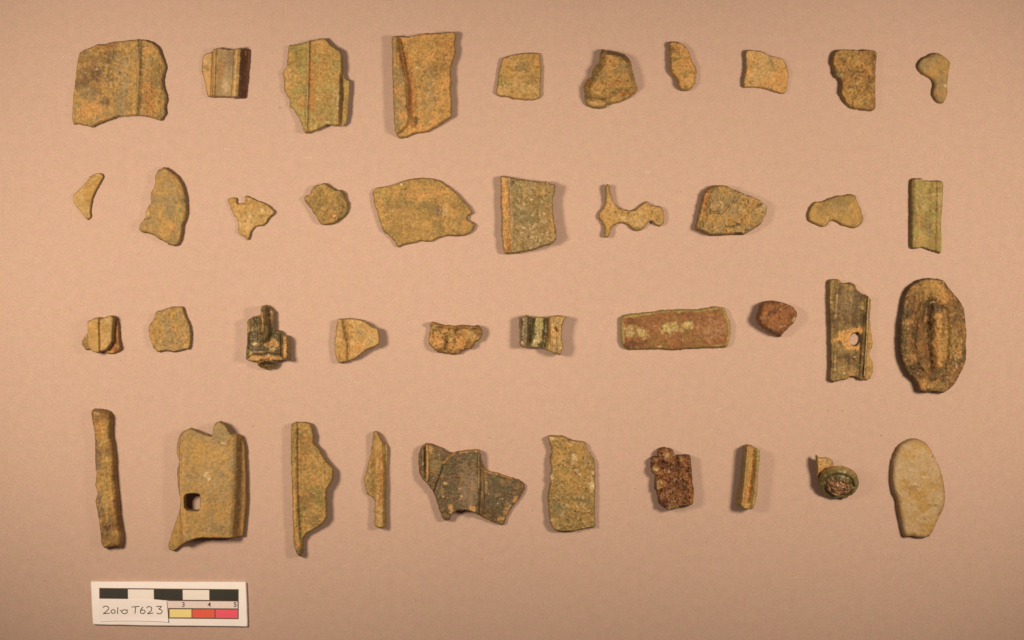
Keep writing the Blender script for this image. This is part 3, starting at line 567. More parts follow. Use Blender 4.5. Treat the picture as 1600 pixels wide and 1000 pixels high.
F.append(dict(n='rusty_bar', label='long horizontal reddish brown bar with pale green flaked patches',
 reg=(955,465,1155,560), W=1600, t=3.2, er=5.5, e0=.35, rg=.7, pit=.6, gn=.4, c=('rust','br'), ca=.45, gg=0, so=.06, ec='pg', ew=.9, rag=.4,
 o=[(130,245),(170,215),(260,200),(360,190),(480,180),(600,165),(720,152),(850,148),(980,148),(1100,145),(1200,130),(1300,112),(1380,115),(1420,135),(1445,190),(1465,250),(1490,310),(1500,400),(1490,480),(1475,560),(1450,615),(1400,625),(1300,632),(1180,632),(1060,635),(940,640),(820,655),(720,655),(640,640),(560,645),(440,645),(320,650),(220,645),(160,620),(130,560),(120,480),(120,380),(122,300)],
 pt=[('L',[(130,240),(480,190),(850,158),(1100,152),(1380,120)],26,'pg',.8),('L',[(1400,130),(1480,300),(1480,480),(1440,610)],22,'pg',.85),('L',[(130,280),(140,560)],26,'lime',.75),('e',215,440,100,85,'lime',1),('e',390,440,75,80,'lime',1),('e',250,370,36,30,'lime',.9),('e',675,380,90,100,'lime',1),('e',800,370,50,70,'lime',.9),('e',880,420,40,40,'lime',.8),('e',950,350,75,65,'lime',1),('e',410,280,20,30,'oran',.8),('e',250,580,110,50,'drust',.8),('e',400,560,90,30,'drust',.6),('e',880,200,160,40,'drust',.4),('e',1250,380,180,150,'pink',.55),('e',250,290,60,40,'drust',.6),('e',600,620,30,24,'cream',.9),('e',1330,600,60,24,'pg',.8),('e',540,330,60,120,'rust',.7)]))
F.append(dict(n='rusty_nodule', label='small dark reddish nodule with a tan square patch, beside the long rusty bar',
 reg=(1165,460,1265,540), W=1250, t=6.0, er=9, e0=.3, rg=1.4, pit=.8, gn=.4, c=('rust','drust'), ca=.48, gg=.05, so=.15, ec='br', hz=3.0,
 o=[(320,165),(400,135),(500,125),(600,135),(700,155),(800,185),(880,220),(950,265),(995,330),(1010,400),(990,480),(950,550),(880,620),(820,680),(760,740),(720,790),(700,825),(650,820),(625,790),(590,805),(540,780),(460,740),(380,690),(310,640),(250,580),(210,500),(200,420),(240,350),(260,270),(285,200)],
 lift=[('l',(600,400),(220,450),0,2)],
 pt=[('P',[(925,425),(985,460),(935,555),(860,520)],12,'sand',1),('e',430,250,120,100,'dora',.4),('e',330,360,60,40,'dora',.7),('e',350,480,70,80,'ol',.3),('e',950,300,40,70,'ol',.6),('L',[(440,690),(600,760)],40,'dk',.8),('e',880,590,40,40,'ol',.7),('e',690,800,30,24,'pink',.8),('e',740,620,110,30,'pink',.7),('e',690,180,40,20,'sand',.5)]))
F.append(dict(n='pierced_plate', label='upright dark plate pierced by a small oval hole with an orange halo',
 reg=(1270,425,1380,605), W=611, t=3.2, er=2.5, rg=.8, pit=.5, c=('ol','dk'), ca=.56, gl=.15, hz=2.6, ec='ol',
 o=[(140,80),(160,60),(230,65),(255,95),(330,95),(370,115),(385,150),(430,190),(480,210),(505,240),(512,300),(500,380),(505,470),(525,600),(520,650),(495,720),(525,780),(528,860),(505,920),(470,940),(410,935),(380,915),(320,910),(290,930),(240,940),(180,955),(145,935),(150,800),(145,500),(137,250)],
 holes=[[(330,560),(355,534),(395,530),(415,565),(407,610),(372,638),(335,625),(324,592)]],
 striae=(4,2.4,.22),
 lift=[('b',320,980,120,100,1.0)],
 f=[('r',[(478,225),(468,400),(458,650),(440,910)],9,1.3),('s',[(490,225),(480,400),(470,650),(452,930)],12,-1.4),('r',[(440,210),(430,450),(405,700),(390,920)],14,-.9),('r',[(370,520),(330,590),(370,650)],36,-.5),('r',[(200,200),(195,850)],16,.4)],
 pt=[('L',[(475,230),(466,400),(456,650),(440,900)],5,'pale',.9),('L',[(430,300),(425,500),(400,900)],13,'dkg',.8),('P',[(485,225),(540,225),(540,960),(450,950),(470,650)],10,'och',.9),('e',180,110,60,50,'ol',.7),('L',[(205,200),(195,400)],14,'sand',.5),('L',[(190,730),(188,860)],10,'cream',.6),('e',300,280,90,150,'steel',.5),('e',270,880,14,10,'pale',1),('e',260,850,40,20,'dora',.6),('e',190,600,50,80,'ol',.7),('e',340,870,50,40,'oran',.5),('e',230,80,30,20,'dora',.5),('e',430,300,20,30,'pg',.7),('P',[(185,585),(250,495),(400,470),(435,520),(420,660),(350,700)],16,'oran',1)],
 parts=[('edge_strip',[(484,180),(600,180),(600,1000),(446,1000),(464,650),(474,400)],'ochre strip right of the bright line')], bn='plate'))
F.append(dict(n='oval_boss_plate', label='large dark oval plate with a hollow and long central boss, tab at its foot',
 reg=(1390,425,1530,625), W=700, t=4.0, er=5, rg=1.8, pit=1.0, c=('br','dk'), ca=.5, so=.4, gg=.5, ec='dkg', ew=.8, bn='plate',
 o=[(230,65),(320,48),(420,62),(460,110),(510,170),(550,220),(585,280),(595,360),(605,480),(600,560),(605,640),(600,700),(560,790),(530,850),(480,910),(420,945),(340,935),(270,940),(225,925),(205,860),(150,810),(110,740),(85,660),(75,540),(80,420),(95,300),(115,190),(150,120)],
 lift=[('l',(300,400),(80,500),0,.9)],
 f=[('r',[(300,250),(290,400),(300,560),(320,740)],34,-2.6),('r',[(330,190),(250,260),(215,420),(210,600),(250,740),(330,820),(430,780),(470,640),(475,450),(450,290),(400,210),(330,190)],24,1.3),('r',[(440,300),(455,500),(430,740)],20,-1.0),('r',[(378,360),(382,500),(370,710)],46,1.3),('r',[(240,400),(230,560),(270,700)],34,.9),('s',[(180,100),(130,300),(120,600),(200,820)],60,1.0),('r',[(500,200),(540,450),(510,700)],30,.5)],
 pt=[('L',[(310,240),(312,560),(335,750)],20,'dk',.8),('L',[(375,350),(370,520),(365,720)],36,'oran',.8),('e',400,160,60,90,'oran',.75),('e',260,460,50,80,'rust',.7),('e',270,600,40,90,'rust',.6),('L',[(120,220),(110,400),(110,600),(160,740)],30,'dkg',.7),('e',450,560,90,200,'och',.7),('e',300,130,150,60,'och',.7),('e',340,880,120,50,'och',.6),('e',330,235,12,8,'pale',1),('e',540,630,36,80,'oran',.8),('e',240,880,50,50,'oran',.6),('e',300,70,100,30,'och',.7),('L',[(450,380),(430,600)],16,'oran',.5),('e',450,500,60,180,'ol',.4),('e',150,400,50,20,'oran',.7),('e',160,660,60,24,'oran',.6),('e',430,860,70,50,'dk',.5),('e',540,300,40,80,'dk',.5),('L',[(505,660),(520,740)],8,'pale',.6)],
 parts=[('central_boss',[(330,330),(420,330),(432,500),(420,740),(340,745),(328,560)],'long orange central boss')]))
# ---- bottom row
F.append(dict(n='faceted_rod', label='long thin upright brown rod starting the bottom row',
 reg=(130,630,210,865), W=340, striae=(-4,3,.15), t=5.2, er=8, e0=.35, rg=1.0, pit=.6, c=('och','br'), ca=.55, hz=2.6,
 o=[(55,55),(75,38),(120,40),(165,48),(190,75),(192,130),(190,200),(205,280),(212,360),(215,450),(225,560),(235,650),(242,740),(262,860),(262,930),(240,955),(190,955),(145,962),(122,930),(115,870),(108,790),(95,720),(82,650),(95,590),(82,540),(88,470),(80,400),(78,320),(78,250),(72,170),(60,110)],
 f=[('s',[(125,250),(140,600),(165,850)],16,.5)],
 pt=[('L',[(100,260),(105,430)],20,'steel',.85),('L',[(115,600),(125,740)],20,'steel',.85),('L',[(150,250),(155,600),(175,800)],9,'pg',.6),('e',170,830,45,60,'dk',.8),('e',130,150,50,60,'oran',.4),('e',105,65,24,16,'pale',.6),('e',190,560,20,120,'och',.5),('e',190,900,50,40,'br',.5),('e',195,650,20,60,'oran',.5),('e',185,180,10,90,'ol',.6)]))
F.append(dict(n='boxed_casing', label='large boxy ochre casing with a small rectangular slot and a tab on top',
 reg=(245,645,405,875), W=696, striae=(1,3,.05), t=2.6, er=3, e0=.6, rg=.5, pit=.4, gn=.25, gc=.18, c=('och','gy'), ca=.5, hz=6.0, so=.3, bn='front_plate',
 o=[(140,160),(185,125),(235,105),(290,128),(350,150),(378,155),(382,110),(400,70),(430,58),(465,75),(490,110),(508,140),(545,148),(572,170),(590,220),(600,400),(605,600),(592,750),(578,845),(530,852),(450,850),(380,852),(300,850),(240,865),(190,890),(150,915),(110,945),(75,940),(65,910),(90,820),(120,730),(145,660),(150,600),(130,500),(125,400),(140,340),(120,270),(125,210)],
 holes=[[(207,555),(235,550),(275,550),(293,557),(295,600),(294,648),(286,660),(250,662),(213,657),(198,642),(194,600),(197,568)]],
 lift=[('s',[(160,150),(152,500),(165,900)],30,3.4),('s',[(555,140),(548,500),(530,900)],40,-3.4)],
 f=[('s',[(158,150),(152,400),(160,650),(178,870)],9,1.6),('r',[(165,150),(158,400),(165,650),(182,860)],7,.5),('s',[(556,150),(550,500),(530,860)],12,-1.7),('r',[(590,200),(595,500),(575,840)],10,.5),('p',[(382,160),(382,110),(400,70),(430,58),(465,75),(490,110),(520,150),(480,230),(410,190)],8,.35),('b',350,500,200,400,.5)],
 pt=[('P',[(378,170),(382,60),(465,60),(515,150),(470,220),(410,200)],14,'gy',.85),('L',[(540,180),(545,400)],20,'gy',.7),('L',[(546,160),(540,500),(520,850)],7,'ol',.8),('P',[(560,150),(620,200),(610,860),(535,860)],10,'br',.8),('L',[(190,200),(180,500),(200,820)],16,'oran',.6),('e',350,425,24,20,'pale',.8),('e',360,445,14,12,'pale',1),('e',235,158,26,8,'pale',.9),('e',455,205,20,12,'pale',.9),('P',[(60,940),(145,660),(165,660),(175,860),(110,950)],10,'och',.9),('e',90,925,40,30,'ol',.8),('e',460,775,14,16,'dk',.6),('L',[(180,890),(300,855),(450,850)],14,'br',.7),('e',250,200,80,60,'och',.6),('e',400,400,120,200,'cream',.2),('L',[(168,170),(160,400),(170,650),(178,850)],4,'pale',.45)],
 parts=[('left_flange',[(40,100),(155,100),(150,400),(158,650),(176,880),(176,1000),(40,1000)]),('right_flange',[(558,120),(660,120),(660,900),(528,900),(550,500)],'brown right hand flange')]))
F.append(dict(n='leaf_blade_fragment', label='tall greenish blade with one straight edge, a bulging edge and a pointed foot',
 reg=(430,650,540,880), W=478, striae=(3,2.6,.10), t=3.0, er=3.5, rg=1.0, pit=.9, c=('ol','och'), ca=.48, gg=.5, hz=3.2, ec='gr', bn='blade',
 o=[(108,60),(140,42),(200,42),(240,55),(255,90),(265,130),(262,180),(300,220),(330,280),(365,320),(395,355),(398,410),(385,450),(355,490),(350,560),(355,630),(350,690),(320,730),(270,765),(215,800),(190,840),(185,930),(170,955),(145,935),(122,870),(118,700),(112,500),(105,300),(103,150)],
 lift=[('l',(120,400),(360,400),.3,2.6)],
 f=[('R',[(128,50),(128,400),(140,700),(160,930)],26,1.3),('r',[(165,100),(165,500),(175,800)],12,-.5)],
 pt=[('e',210,170,50,60,'dora',.45),('L',[(132,500),(135,700),(155,880)],14,'oran',.8),('L',[(170,600),(175,850)],12,'gr',.8),('e',300,560,60,80,'gr',.6),('e',210,560,50,60,'br',.5),('e',300,400,90,80,'och',.6),('e',200,280,40,70,'dora',.4),('e',270,290,12,10,'oran',.9),('e',170,925,20,30,'dkg',.8),('e',150,220,20,150,'och',.6)],
 parts=[('edge_rib',[(60,0),(152,0),(152,400),(162,700),(172,800),(240,1000),(60,1000)])]))
F.append(dict(n='narrow_rib_fragment', label='narrow upright rib with a thin olive wing on one side, in the bottom row',
 reg=(560,665,620,835), W=353, t=1.9, er=2.5, rg=.7, pit=.5, c=('och','sand'), ca=.4, hz=3.4, gg=.2,
 o=[(135,70),(155,52),(185,70),(205,120),(225,150),(260,180),(268,240),(262,330),(258,450),(255,600),(250,750),(258,900),(245,938),(200,945),(150,935),(142,890),(150,830),(140,790),(150,740),(140,680),(110,655),(75,630),(60,570),(50,510),(70,420),(90,330),(115,240),(122,150)],
 f=[('R',[(180,90),(190,300),(200,600),(200,940)],52,2.6),('r',[(205,150),(210,450),(225,700)],10,-.4),('s',[(222,150),(228,450),(232,930)],12,-.8)],
 lift=[('l',(180,500),(260,500),0,1.2)],
 pt=[('e',105,500,45,140,'ol',.95),('e',110,570,40,50,'dk',.4),('L',[(200,250),(205,500),(200,720)],20,'dora',.7),('L',[(245,200),(245,500),(240,900)],14,'gr',.7),('L',[(232,190),(236,260)],5,'pale',.9),('e',160,100,20,50,'ol',.6),('L',[(180,760),(200,900)],30,'sand',.6),('e',175,460,5,9,'dk',.9),('L',[(150,935),(250,938)],12,'dk',.7)],
 parts=[('wing',[(20,200),(112,200),(142,330),(145,700),(20,700)],'thin olive wing')], bn='rib'))
F.append(dict(n='winged_dark_plate', label='wide angular dark green-brown plate with smooth grey band and stepped wing',
 reg=(640,680,840,830), W=1333, t=2.8, er=2.5, e0=.6, rg=.6, pit=.35, gn=.35, gc=.2, c=('dk','dkg'), ca=.45, gl=.55, so=.3, gg=.25, ec='br', hz=3.2, sp=.03,
 o=[(95,200),(120,130),(165,95),(215,88),(270,110),(330,135),(380,165),(450,185),(520,170),(600,158),(680,155),(720,152),(740,200),(750,270),(775,330),(800,370),(880,390),(980,420),(1080,450),(1150,480),(1195,515),(1192,570),(1160,640),(1100,710),(1050,780),(1010,850),(980,935),(930,930),(860,905),(780,865),(710,825),(640,790),(570,780),(500,785),(440,830),(415,885),(370,885),(330,840),(305,760),(270,650),(230,570),(180,500),(130,450),(100,390),(92,300)],
 striae=(2,2.0,.16),
 lift=[('b',650,760,240,200,2.2),('b',740,250,100,120,1.2)],
 f=[('s',[(345,320),(370,250),(440,200),(520,165)],12,.8),('s',[(735,150),(750,350),(735,600),(722,850)],16,-1.5),('r',[(720,160),(722,500),(712,820)],9,.5),('r',[(600,200),(620,700)],120,.5),('s',[(125,120),(130,430)],10,.6),('r',[(180,110),(190,460)],14,.9),('r',[(158,130),(165,440)],7,-.8),('r',[(760,350),(770,600),(760,860)],10,.4)],
 pt=[('P',[(500,300),(730,200),(725,780),(520,760)],60,'steel',.75),('e',640,560,90,220,'steel',.6),('L',[(185,110),(190,300),(180,470)],13,'oran',.9),('e',215,140,30,50,'oran',.7),('L',[(350,290),(400,230),(470,185)],9,'oran',.9),('L',[(520,172),(620,160),(720,160)],14,'oran',.7),('L',[(745,330),(755,560),(740,850)],8,'och',.6),('L',[(785,450),(800,600)],16,'och',.5),('e',930,880,60,40,'oran',.8),('e',1010,800,40,50,'oran',.6),('L',[(800,375),(900,400),(1050,445)],16,'oran',.7),('e',1100,670,30,40,'oran',.6),('e',520,560,24,16,'sand',1),('e',540,630,16,14,'sand',1),('e',375,500,26,16,'sand',.9),('e',350,635,14,12,'sand',.9),('e',660,760,30,40,'oran',.8),('e',430,745,30,40,'oran',.7),('e',400,830,50,40,'br',.6),('L',[(135,150),(130,420)],10,'steel',.8),('L',[(722,200),(722,540)],4,'pale',.4),('e',270,300,60,140,'ol',.5),('e',950,600,120,80,'dkg',.5),('L',[(105,130),(100,380)],6,'rust',.8)],
 parts=[('left_fold',[(60,60),(270,60),(225,200),(215,520),(150,520),(60,400)],'folded left edge with orange line'),('right_wing',[(745,120),(760,300),(742,600),(728,870),(728,1000),(1300,1000),(1300,120)])], bn='central_band'))
F.append(dict(n='speckled_plate', label='upright speckled green plate with whitish crystals, beside the craggy dark red lump',
 reg=(840,670,950,840), W=647, t=2.9, er=3, rg=1.4, pit=1.2, kn=1.2, sp=.05, c=('ol','och'), ca=.45, gg=.5, so=.2,
 o=[(95,70),(130,62),(200,65),(250,72),(290,100),(350,112),(410,118),(445,140),(455,190),(490,235),(520,290),(530,400),(530,550),(528,700),(525,800),(528,900),(460,915),(400,930),(330,942),(250,945),(180,945),(145,920),(115,860),(105,760),(95,650),(100,560),(120,500),(108,440),(125,380),(115,270),(130,200),(110,130)],
 f=[('l',(100,500),(540,500),1.0,-.2),('b',175,350,60,80,.7)],
 pt=[('e',125,85,26,22,'pale',.9),('e',135,440,26,45,'pale',.9),('e',340,260,30,35,'pale',.8),('e',325,320,24,12,'pale',.9),('e',390,418,18,16,'pale',.9),('e',495,530,22,60,'pale',.9),('e',510,410,14,22,'pale',.8),('e',290,130,60,18,'sand',.7),('e',360,480,140,120,'och',.6),('e',400,660,80,60,'teal',.6),('e',190,730,90,50,'teal',.7),('e',500,880,40,30,'teal',.8),('e',450,800,60,80,'och',.5),('e',170,110,30,30,'teal',.5),('e',260,380,30,60,'pg',.6)]))
F.append(dict(n='rusty_lump', label='craggy dark red lump with a knob at its top corner, in the bottom row',
 reg=(1000,690,1100,805), W=870, t=4.8, er=4, e0=.5, rg=2.6, pit=1.6, kn=.5, c=('rust','drust'), ca=.52, so=.3, gg=.1, ec='drust', gl=.15, hz=3.4, bn='lump',
 o=[(160,220),(240,200),(245,130),(280,90),(340,80),(400,95),(450,130),(480,190),(540,185),(620,178),(670,190),(690,240),(700,330),(710,450),(718,560),(735,660),(728,780),(715,850),(650,885),(580,880),(510,905),(440,930),(380,930),(320,890),(265,850),(255,790),(230,700),(205,620),(205,520),(210,460),(165,420),(150,340)],
 f=[('r',[(500,200),(510,400),(470,600)],24,-1.2),('b',340,160,80,80,1.6),('b',390,250,70,50,1.2),('r',[(650,200),(690,500),(700,840)],30,.8),('r',[(280,480),(400,520),(480,440)],12,.8),('r',[(240,680),(340,640),(450,660)],16,-.8),('r',[(310,880),(460,700)],26,1.0),('b',220,370,40,60,.9),('b',250,580,40,60,.8)],
 pt=[('e',350,185,90,45,'sand',.7),('e',210,380,45,65,'sand',.9),('e',250,580,40,80,'och',.8),('e',380,260,80,50,'rust',.9),('e',480,330,40,80,'drust',.9),('e',300,300,90,50,'drust',.8),('e',540,240,40,30,'och',.8),('L',[(655,520),(700,800)],30,'dora',.7),('e',600,680,90,80,'drust',.7),('e',400,440,60,40,'drust',.7),('e',400,800,90,90,'pink',.4),('e',470,880,60,30,'gr',.6),('e',620,850,50,20,'gr',.6),('e',300,850,40,50,'drust',.9),('e',530,450,50,40,'dora',.7),('e',620,380,60,90,'rust',.6)],
 parts=[('top_knob',[(200,40),(480,40),(495,190),(420,300),(330,280),(240,205)],'rounded ochre topped knob')]))
F.append(dict(n='channel_strip', label='short narrow upright strip with an orange channel between two pale ridges',
 reg=(1135,685,1205,805), W=583, t=4.4, er=2, e0=.75, rg=.7, pit=.4, c=('och','pg'), ca=.4, hz=4.6, base=.4, gg=.2,
 o=[(245,95),(300,88),(350,105),(400,140),(432,170),(430,280),(415,400),(408,500),(405,600),(395,720),(375,820),(345,905),(290,920),(220,915),(165,895),(135,870),(150,760),(180,620),(205,500),(215,380),(228,250),(238,160)],
 f=[('r',[(262,110),(240,400),(200,860)],22,1.1),('r',[(405,170),(385,400),(360,700),(330,890)],34,1.0),('r',[(340,130),(320,450),(275,800)],30,-1.4),('s',[(225,100),(215,400),(180,700),(165,880)],20,1.6)],
 pt=[('L',[(320,130),(290,450),(250,820)],44,'oran',.95),('L',[(350,300),(325,480),(300,700)],14,'dora',.9),('L',[(400,180),(390,360)],26,'pg',.8),('L',[(375,420),(350,700)],30,'pink',.6),('L',[(225,250),(200,560),(150,860)],12,'ol',.7),('L',[(210,690),(190,860)],12,'cream',.7),('L',[(250,120),(245,220)],12,'gy',.7),('e',320,880,50,30,'ol',.8),('e',265,830,20,30,'rust',.7)],
 parts=[('left_ridge',[(100,60),(278,60),(262,400),(228,860),(228,960),(100,960)]),('right_ridge',[(375,60),(480,60),(480,960),(305,960),(325,700),(358,400)],'pale right hand ridge')], bn='channel'))
F.append(dict(n='oval_pebble_plate', label='pale smooth oval plate like a flat pebble with a cut off foot',
 reg=(1380,675,1490,850), W=629, t=4.0, er=9, e0=.3, rg=.3, pit=.5, gn=.15, gc=.12, c=('cream','och'), ca=.42, so=.1, gg=.15, ec='gy', hz=1.7, rag=.3,
 o=[(190,85),(240,62),(300,60),(350,80),(400,120),(435,180),(470,250),(500,310),(530,400),(548,500),(552,580),(545,660),(510,740),(475,810),(445,880),(415,925),(370,945),(310,945),(250,932),(200,938),(175,915),(160,850),(140,760),(125,680),(115,600),(85,530),(70,450),(68,360),(80,250),(105,180),(140,120)],
 pt=[('e',250,500,50,24,'br',.55),('e',275,455,16,16,'pale',.9),('e',425,215,7,12,'dk',.9),('e',420,650,60,14,'br',.6),('e',290,160,90,60,'pale',.25),('e',340,770,40,14,'dk',.4),('L',[(520,400),(540,600),(500,720)],30,'br',.4),('e',360,400,30,10,'pale',.7),('e',400,150,30,40,'oran',.5),('e',330,600,120,100,'och',.35),('L',[(230,935),(300,940)],10,'dk',.8)]))
for i, fr in enumerate(F):
    fragment(fr, 101 + i * 17)

# ------------------------------------------------------------------ the button: domed head with rings on a torn scrap of plate
def button_knob():
    x0, y0, k = 1260, 700, 1118 / 95.0
    scrap = dict(n='torn_shank', t=2.0, er=2, rg=.9, pit=.8, c=('sand','oran'), ca=.5, hz=4.6, e0=.6,
        o=[(175,125),(225,165),(300,180),(380,178),(440,200),(490,260),(515,320),(520,420),(480,540),(360,600),(260,640),(215,600),(195,460),(185,330),(172,230)],
        lift=[('l',(400,450),(200,250),2.0,4.0)], f=[('r',[(180,120),(190,300),(215,560)],14,.8)],
        pt=[('e',380,220,30,30,'dk',.7),('e',330,390,110,50,'dora',.7),('e',470,290,40,60,'br',.7),('L',[(185,150),(200,400)],14,'ol',.8)])
    cx, cy = x0 + 560 / k, y0 + 560 / k
    org = ((cx - 800) * S, (500 - cy) * S, 0)
    root = bpy.data.objects.new('domed_button', None); scene.collection.objects.link(root); root.location = org
    root.empty_display_size = 0.005
    V, T, C, G, N, P, Tt, n = solid(scrap, 901, k, x0, y0)
    o = mesh_obj('torn_shank', V, T, C, G, N, M_FRAG, root, org); o['label'] = 'torn sandy orange shank behind the head'
    # head: revolved profile, leaning towards the bottom of the picture
    R = 31.6 * S
    prof = [(0.0,.46),(.10,.455),(.20,.43),(.30,.40),(.36,.35),(.40,.345),(.46,.375),(.54,.365),(.60,.31),(.66,.245),(.72,.225),(.79,.275),(.86,.26),(.93,.19),(.98,.10),(1.0,.0),(.985,-.09),(.93,-.15),(.80,-.19),(.55,-.22),(.3,-.24),(0.0,-.25)]
    pr = np.array(prof); tt = np.linspace(0, len(pr) - 1, 90)
    pr = np.stack([np.interp(tt, range(len(pr)), pr[:, 0]), np.interp(tt, range(len(pr)), pr[:, 1])], 1)
    na = 150; rows = len(pr)
    ang = np.arange(na) / na * 2 * math.pi
    rr = np.repeat(pr[:, 0], na); zz = np.repeat(pr[:, 1], na); aa = np.tile(ang, rows)
    X = rr * np.cos(aa); Y = rr * np.sin(aa)
    frontm = (np.arange(rows * na) // na < rows * 0.68).astype(float)
    d0 = rr
    px, py = X * 30 + 400, Y * 30 + 300 + (1 - frontm) * 200
    lump = fbm(px, py, 9, 77, 3) * .07 + fbm(px, py, 3.0, 78, 2) * .045 * np.where(d0 < .6, 1.6, .5)
    zz = zz + lump * np.where(frontm > 0, 1, -1) * np.clip(rr * 8, 0, 1)
    rj = 1 + 0.07 * fbm(np.cos(aa) * 20 + 50, np.sin(aa) * 20 + 50, 9, 79, 2)
    Vv = np.stack([X * rj, Y * rj, zz], 1) * R
    TT = []
    for i in range(rows - 1):
        a = i * na + np.arange(na); b = i * na + (np.arange(na) + 1) % na
        TT.append(np.stack([a, a + na, b], 1)); TT.append(np.stack([b, a + na, b + na], 1))
    TT = np.vstack(TT)
    col = np.tile(PALA['dkg'], (len(Vv), 1))
    d = rr
    col = mix(col, PALA['pink'], sstep((.62 - d) * 6 + fbm(px, py, 7, 91, 3)) * .85)
    col = mix(col, PALA['drust'], sstep(.1 + 2.4 * fbm(px, py, 5, 92, 3)) * np.where(d < .55, .9, .25))
    col = mix(col, PALA['pg'], np.clip((fbm(px, py, 5, 93, 3) - .15) * 4, 0, 1) * .6)
    col = mix(col, PALA['gr'], np.exp(-((d - .9) / .1) ** 2) * .45)
    col = mix(col, PALA['br'], (1 - frontm) * .8)
    col = mix(col, PALA['och'], np.exp(-((d - .99) / .04) ** 2) * np.clip(np.sin(aa) - .4 + fbm(px, py, 6, 96, 2), 0, 1) * .9)
    tilt = math.radians(38)
    Mx = Matrix.Rotation(tilt, 4, 'X')               # face leans towards the viewer's bottom edge
    Mz = Matrix.Rotation(math.radians(-10), 4, 'Z')
    Mt = np.array(Mz @ Mx)[:3, :3]
    Vw = Vv @ Mt.T
    ccx, ccy = x0 + 588 / k, y0 + 625 / k
    zc = -Vw[:, 2].min() + 0.0002
    f = 1 - zc / D
    Vw = Vw + np.array([(ccx - 800) * S * f, (500 - ccy) * S * f, zc])
    fa, fb, fc = Vw[TT[:, 0]], Vw[TT[:, 1]], Vw[TT[:, 2]]
    fn = np.cross(fb - fa, fc - fa)
    N = np.zeros_like(Vw)
    for i in range(3): np.add.at(N, TT[:, i], fn)
    N /= np.linalg.norm(N, axis=1)[:, None] + 1e-15
    N[:na] = np.array([0, 0, 1]) @ Mt.T
    o = mesh_obj('ringed_head', Vw, TT, np.clip(col, .01, .8), np.full(len(Vw), .85) * frontm, N, M_FRAG, root, org)
    o['label'] = 'domed dark green head with concentric rings'
    root['label'] = 'domed dark green button with concentric rings, on a torn sandy shank'
    root['category'] = 'button'; root['group'] = GROUP
button_knob()

# ------------------------------------------------------------------ photographic scale and paper slip
def plain(name, rgb, rough=.55, spec=.4, grain=0.04, scale=900):
    m = bpy.data.materials.new(name); m.use_nodes = True
    nt = m.node_tree; N = nt.nodes; L = nt.links; b = N['Principled BSDF']
    tc = N.new('ShaderNodeTexCoord'); n1 = N.new('ShaderNodeTexNoise'); n1.inputs['Scale'].default_value = scale; n1.inputs['Detail'].default_value = 5
    L.new(tc.outputs['Object'], n1.inputs['Vector'])
    n2 = N.new('ShaderNodeTexNoise'); n2.inputs['Scale'].default_value = 90; L.new(tc.outputs['Object'], n2.inputs['Vector'])
    ad = N.new('ShaderNodeMath'); ad.operation = 'ADD'; L.new(n1.outputs['Fac'], ad.inputs[0]); L.new(n2.outputs['Fac'], ad.inputs[1])
    mr = N.new('ShaderNodeMapRange'); mr.inputs['From Min'].default_value = .6; mr.inputs['From Max'].default_value = 1.4
    mr.inputs['To Min'].default_value = 1 - grain; mr.inputs['To Max'].default_value = 1 + grain
    L.new(ad.outputs[0], mr.inputs['Value'])
    mx = N.new('ShaderNodeMix'); mx.data_type = 'RGBA'; mx.blend_type = 'MULTIPLY'; mx.inputs[0].default_value = 1
    mx.inputs[6].default_value = (*rgb, 1); L.new(mr.outputs['Result'], mx.inputs[7]); L.new(mx.outputs[2], b.inputs['Base Color'])
    b.inputs['Roughness'].default_value = rough; b.inputs['Specular IOR Level'].default_value = spec
    bp = N.new('ShaderNodeBump'); bp.inputs['Strength'].default_value = .15; bp.inputs['Distance'].default_value = .0001
    L.new(n1.outputs['Fac'], bp.inputs['Height']); L.new(bp.outputs['Normal'], b.inputs['Normal'])
    return m
KC = 1600 / 270.0
def cpt(u, v, z):                                      # scale tracing frame -> metres on a plane at height z
    px, py = 130 + u / KC, 900 + v / KC
    f = 1 - z / D
    return ((px - 800) * S * f, (500 - py) * S * f)
C0 = cpt(790, 262, 0)
Z1 = 0.0016
def prism(name, pts, z0, z1, mat, parent, bev=0.0, curl=None, kk=None):
    me = bpy.data.meshes.new(name)
    P = [cpt(u, v, z1) for u, v in pts]
    n = len(P)
    cx = sum(p[0] for p in P) / n; cy = sum(p[1] for p in P) / n
    V = []; rings = [(0, z0), (0, z1 - bev), (bev, z1)] if bev > 0 else [(0, z0), (0, z1)]
    for ins, z in rings:
        for x, y in P:
            dx, dy = x - cx, y - cy
            V.append((x - math.copysign(min(ins, abs(dx)), dx) - C0[0], y - math.copysign(min(ins, abs(dy)), dy) - C0[1], z))
    Fc = [tuple(reversed(range(n)))]
    for r in range(len(rings) - 1):
        for i in range(n): Fc.append((r*n+i, r*n+(i+1) % n, (r+1)*n+(i+1) % n, (r+1)*n+i))
    Fc.append(tuple((len(rings)-1)*n + i for i in range(n)))
    me.from_pydata(V, [], Fc); me.update()
    import bmesh
    bm = bmesh.new(); bm.from_mesh(me); bmesh.ops.recalc_face_normals(bm, faces=bm.faces); bm.to_mesh(me); bm.free()
    me.materials.append(mat)
    o = bpy.data.objects.new(name, me); scene.collection.objects.link(o)
    if parent is not None: o.parent = parent
    else: o.location = (C0[0], C0[1], 0)
    return o
WHITE = plain('scale_board_white', (.85, .79, .89), .5, .4, .03)
CREAMW = plain('printed_white', (.80, .74, .80), .5)
BLK = plain('printed_black', (.020, .018, .017), .45, .4, .2)
LINE = plain('printed_line', (.12, .07, .06), .6)
YEL = plain('printed_yellow', (.80, .66, .30), .5)
RED = plain('printed_red', (.72, .10, .07), .5)
PNK = plain('printed_pink', (.78, .09, .17), .5)
BAND = plain('printed_pale_band', (.74, .62, .68), .5)
card = bpy.data.objects.new('photo_scale_card', None); scene.collection.objects.link(card)
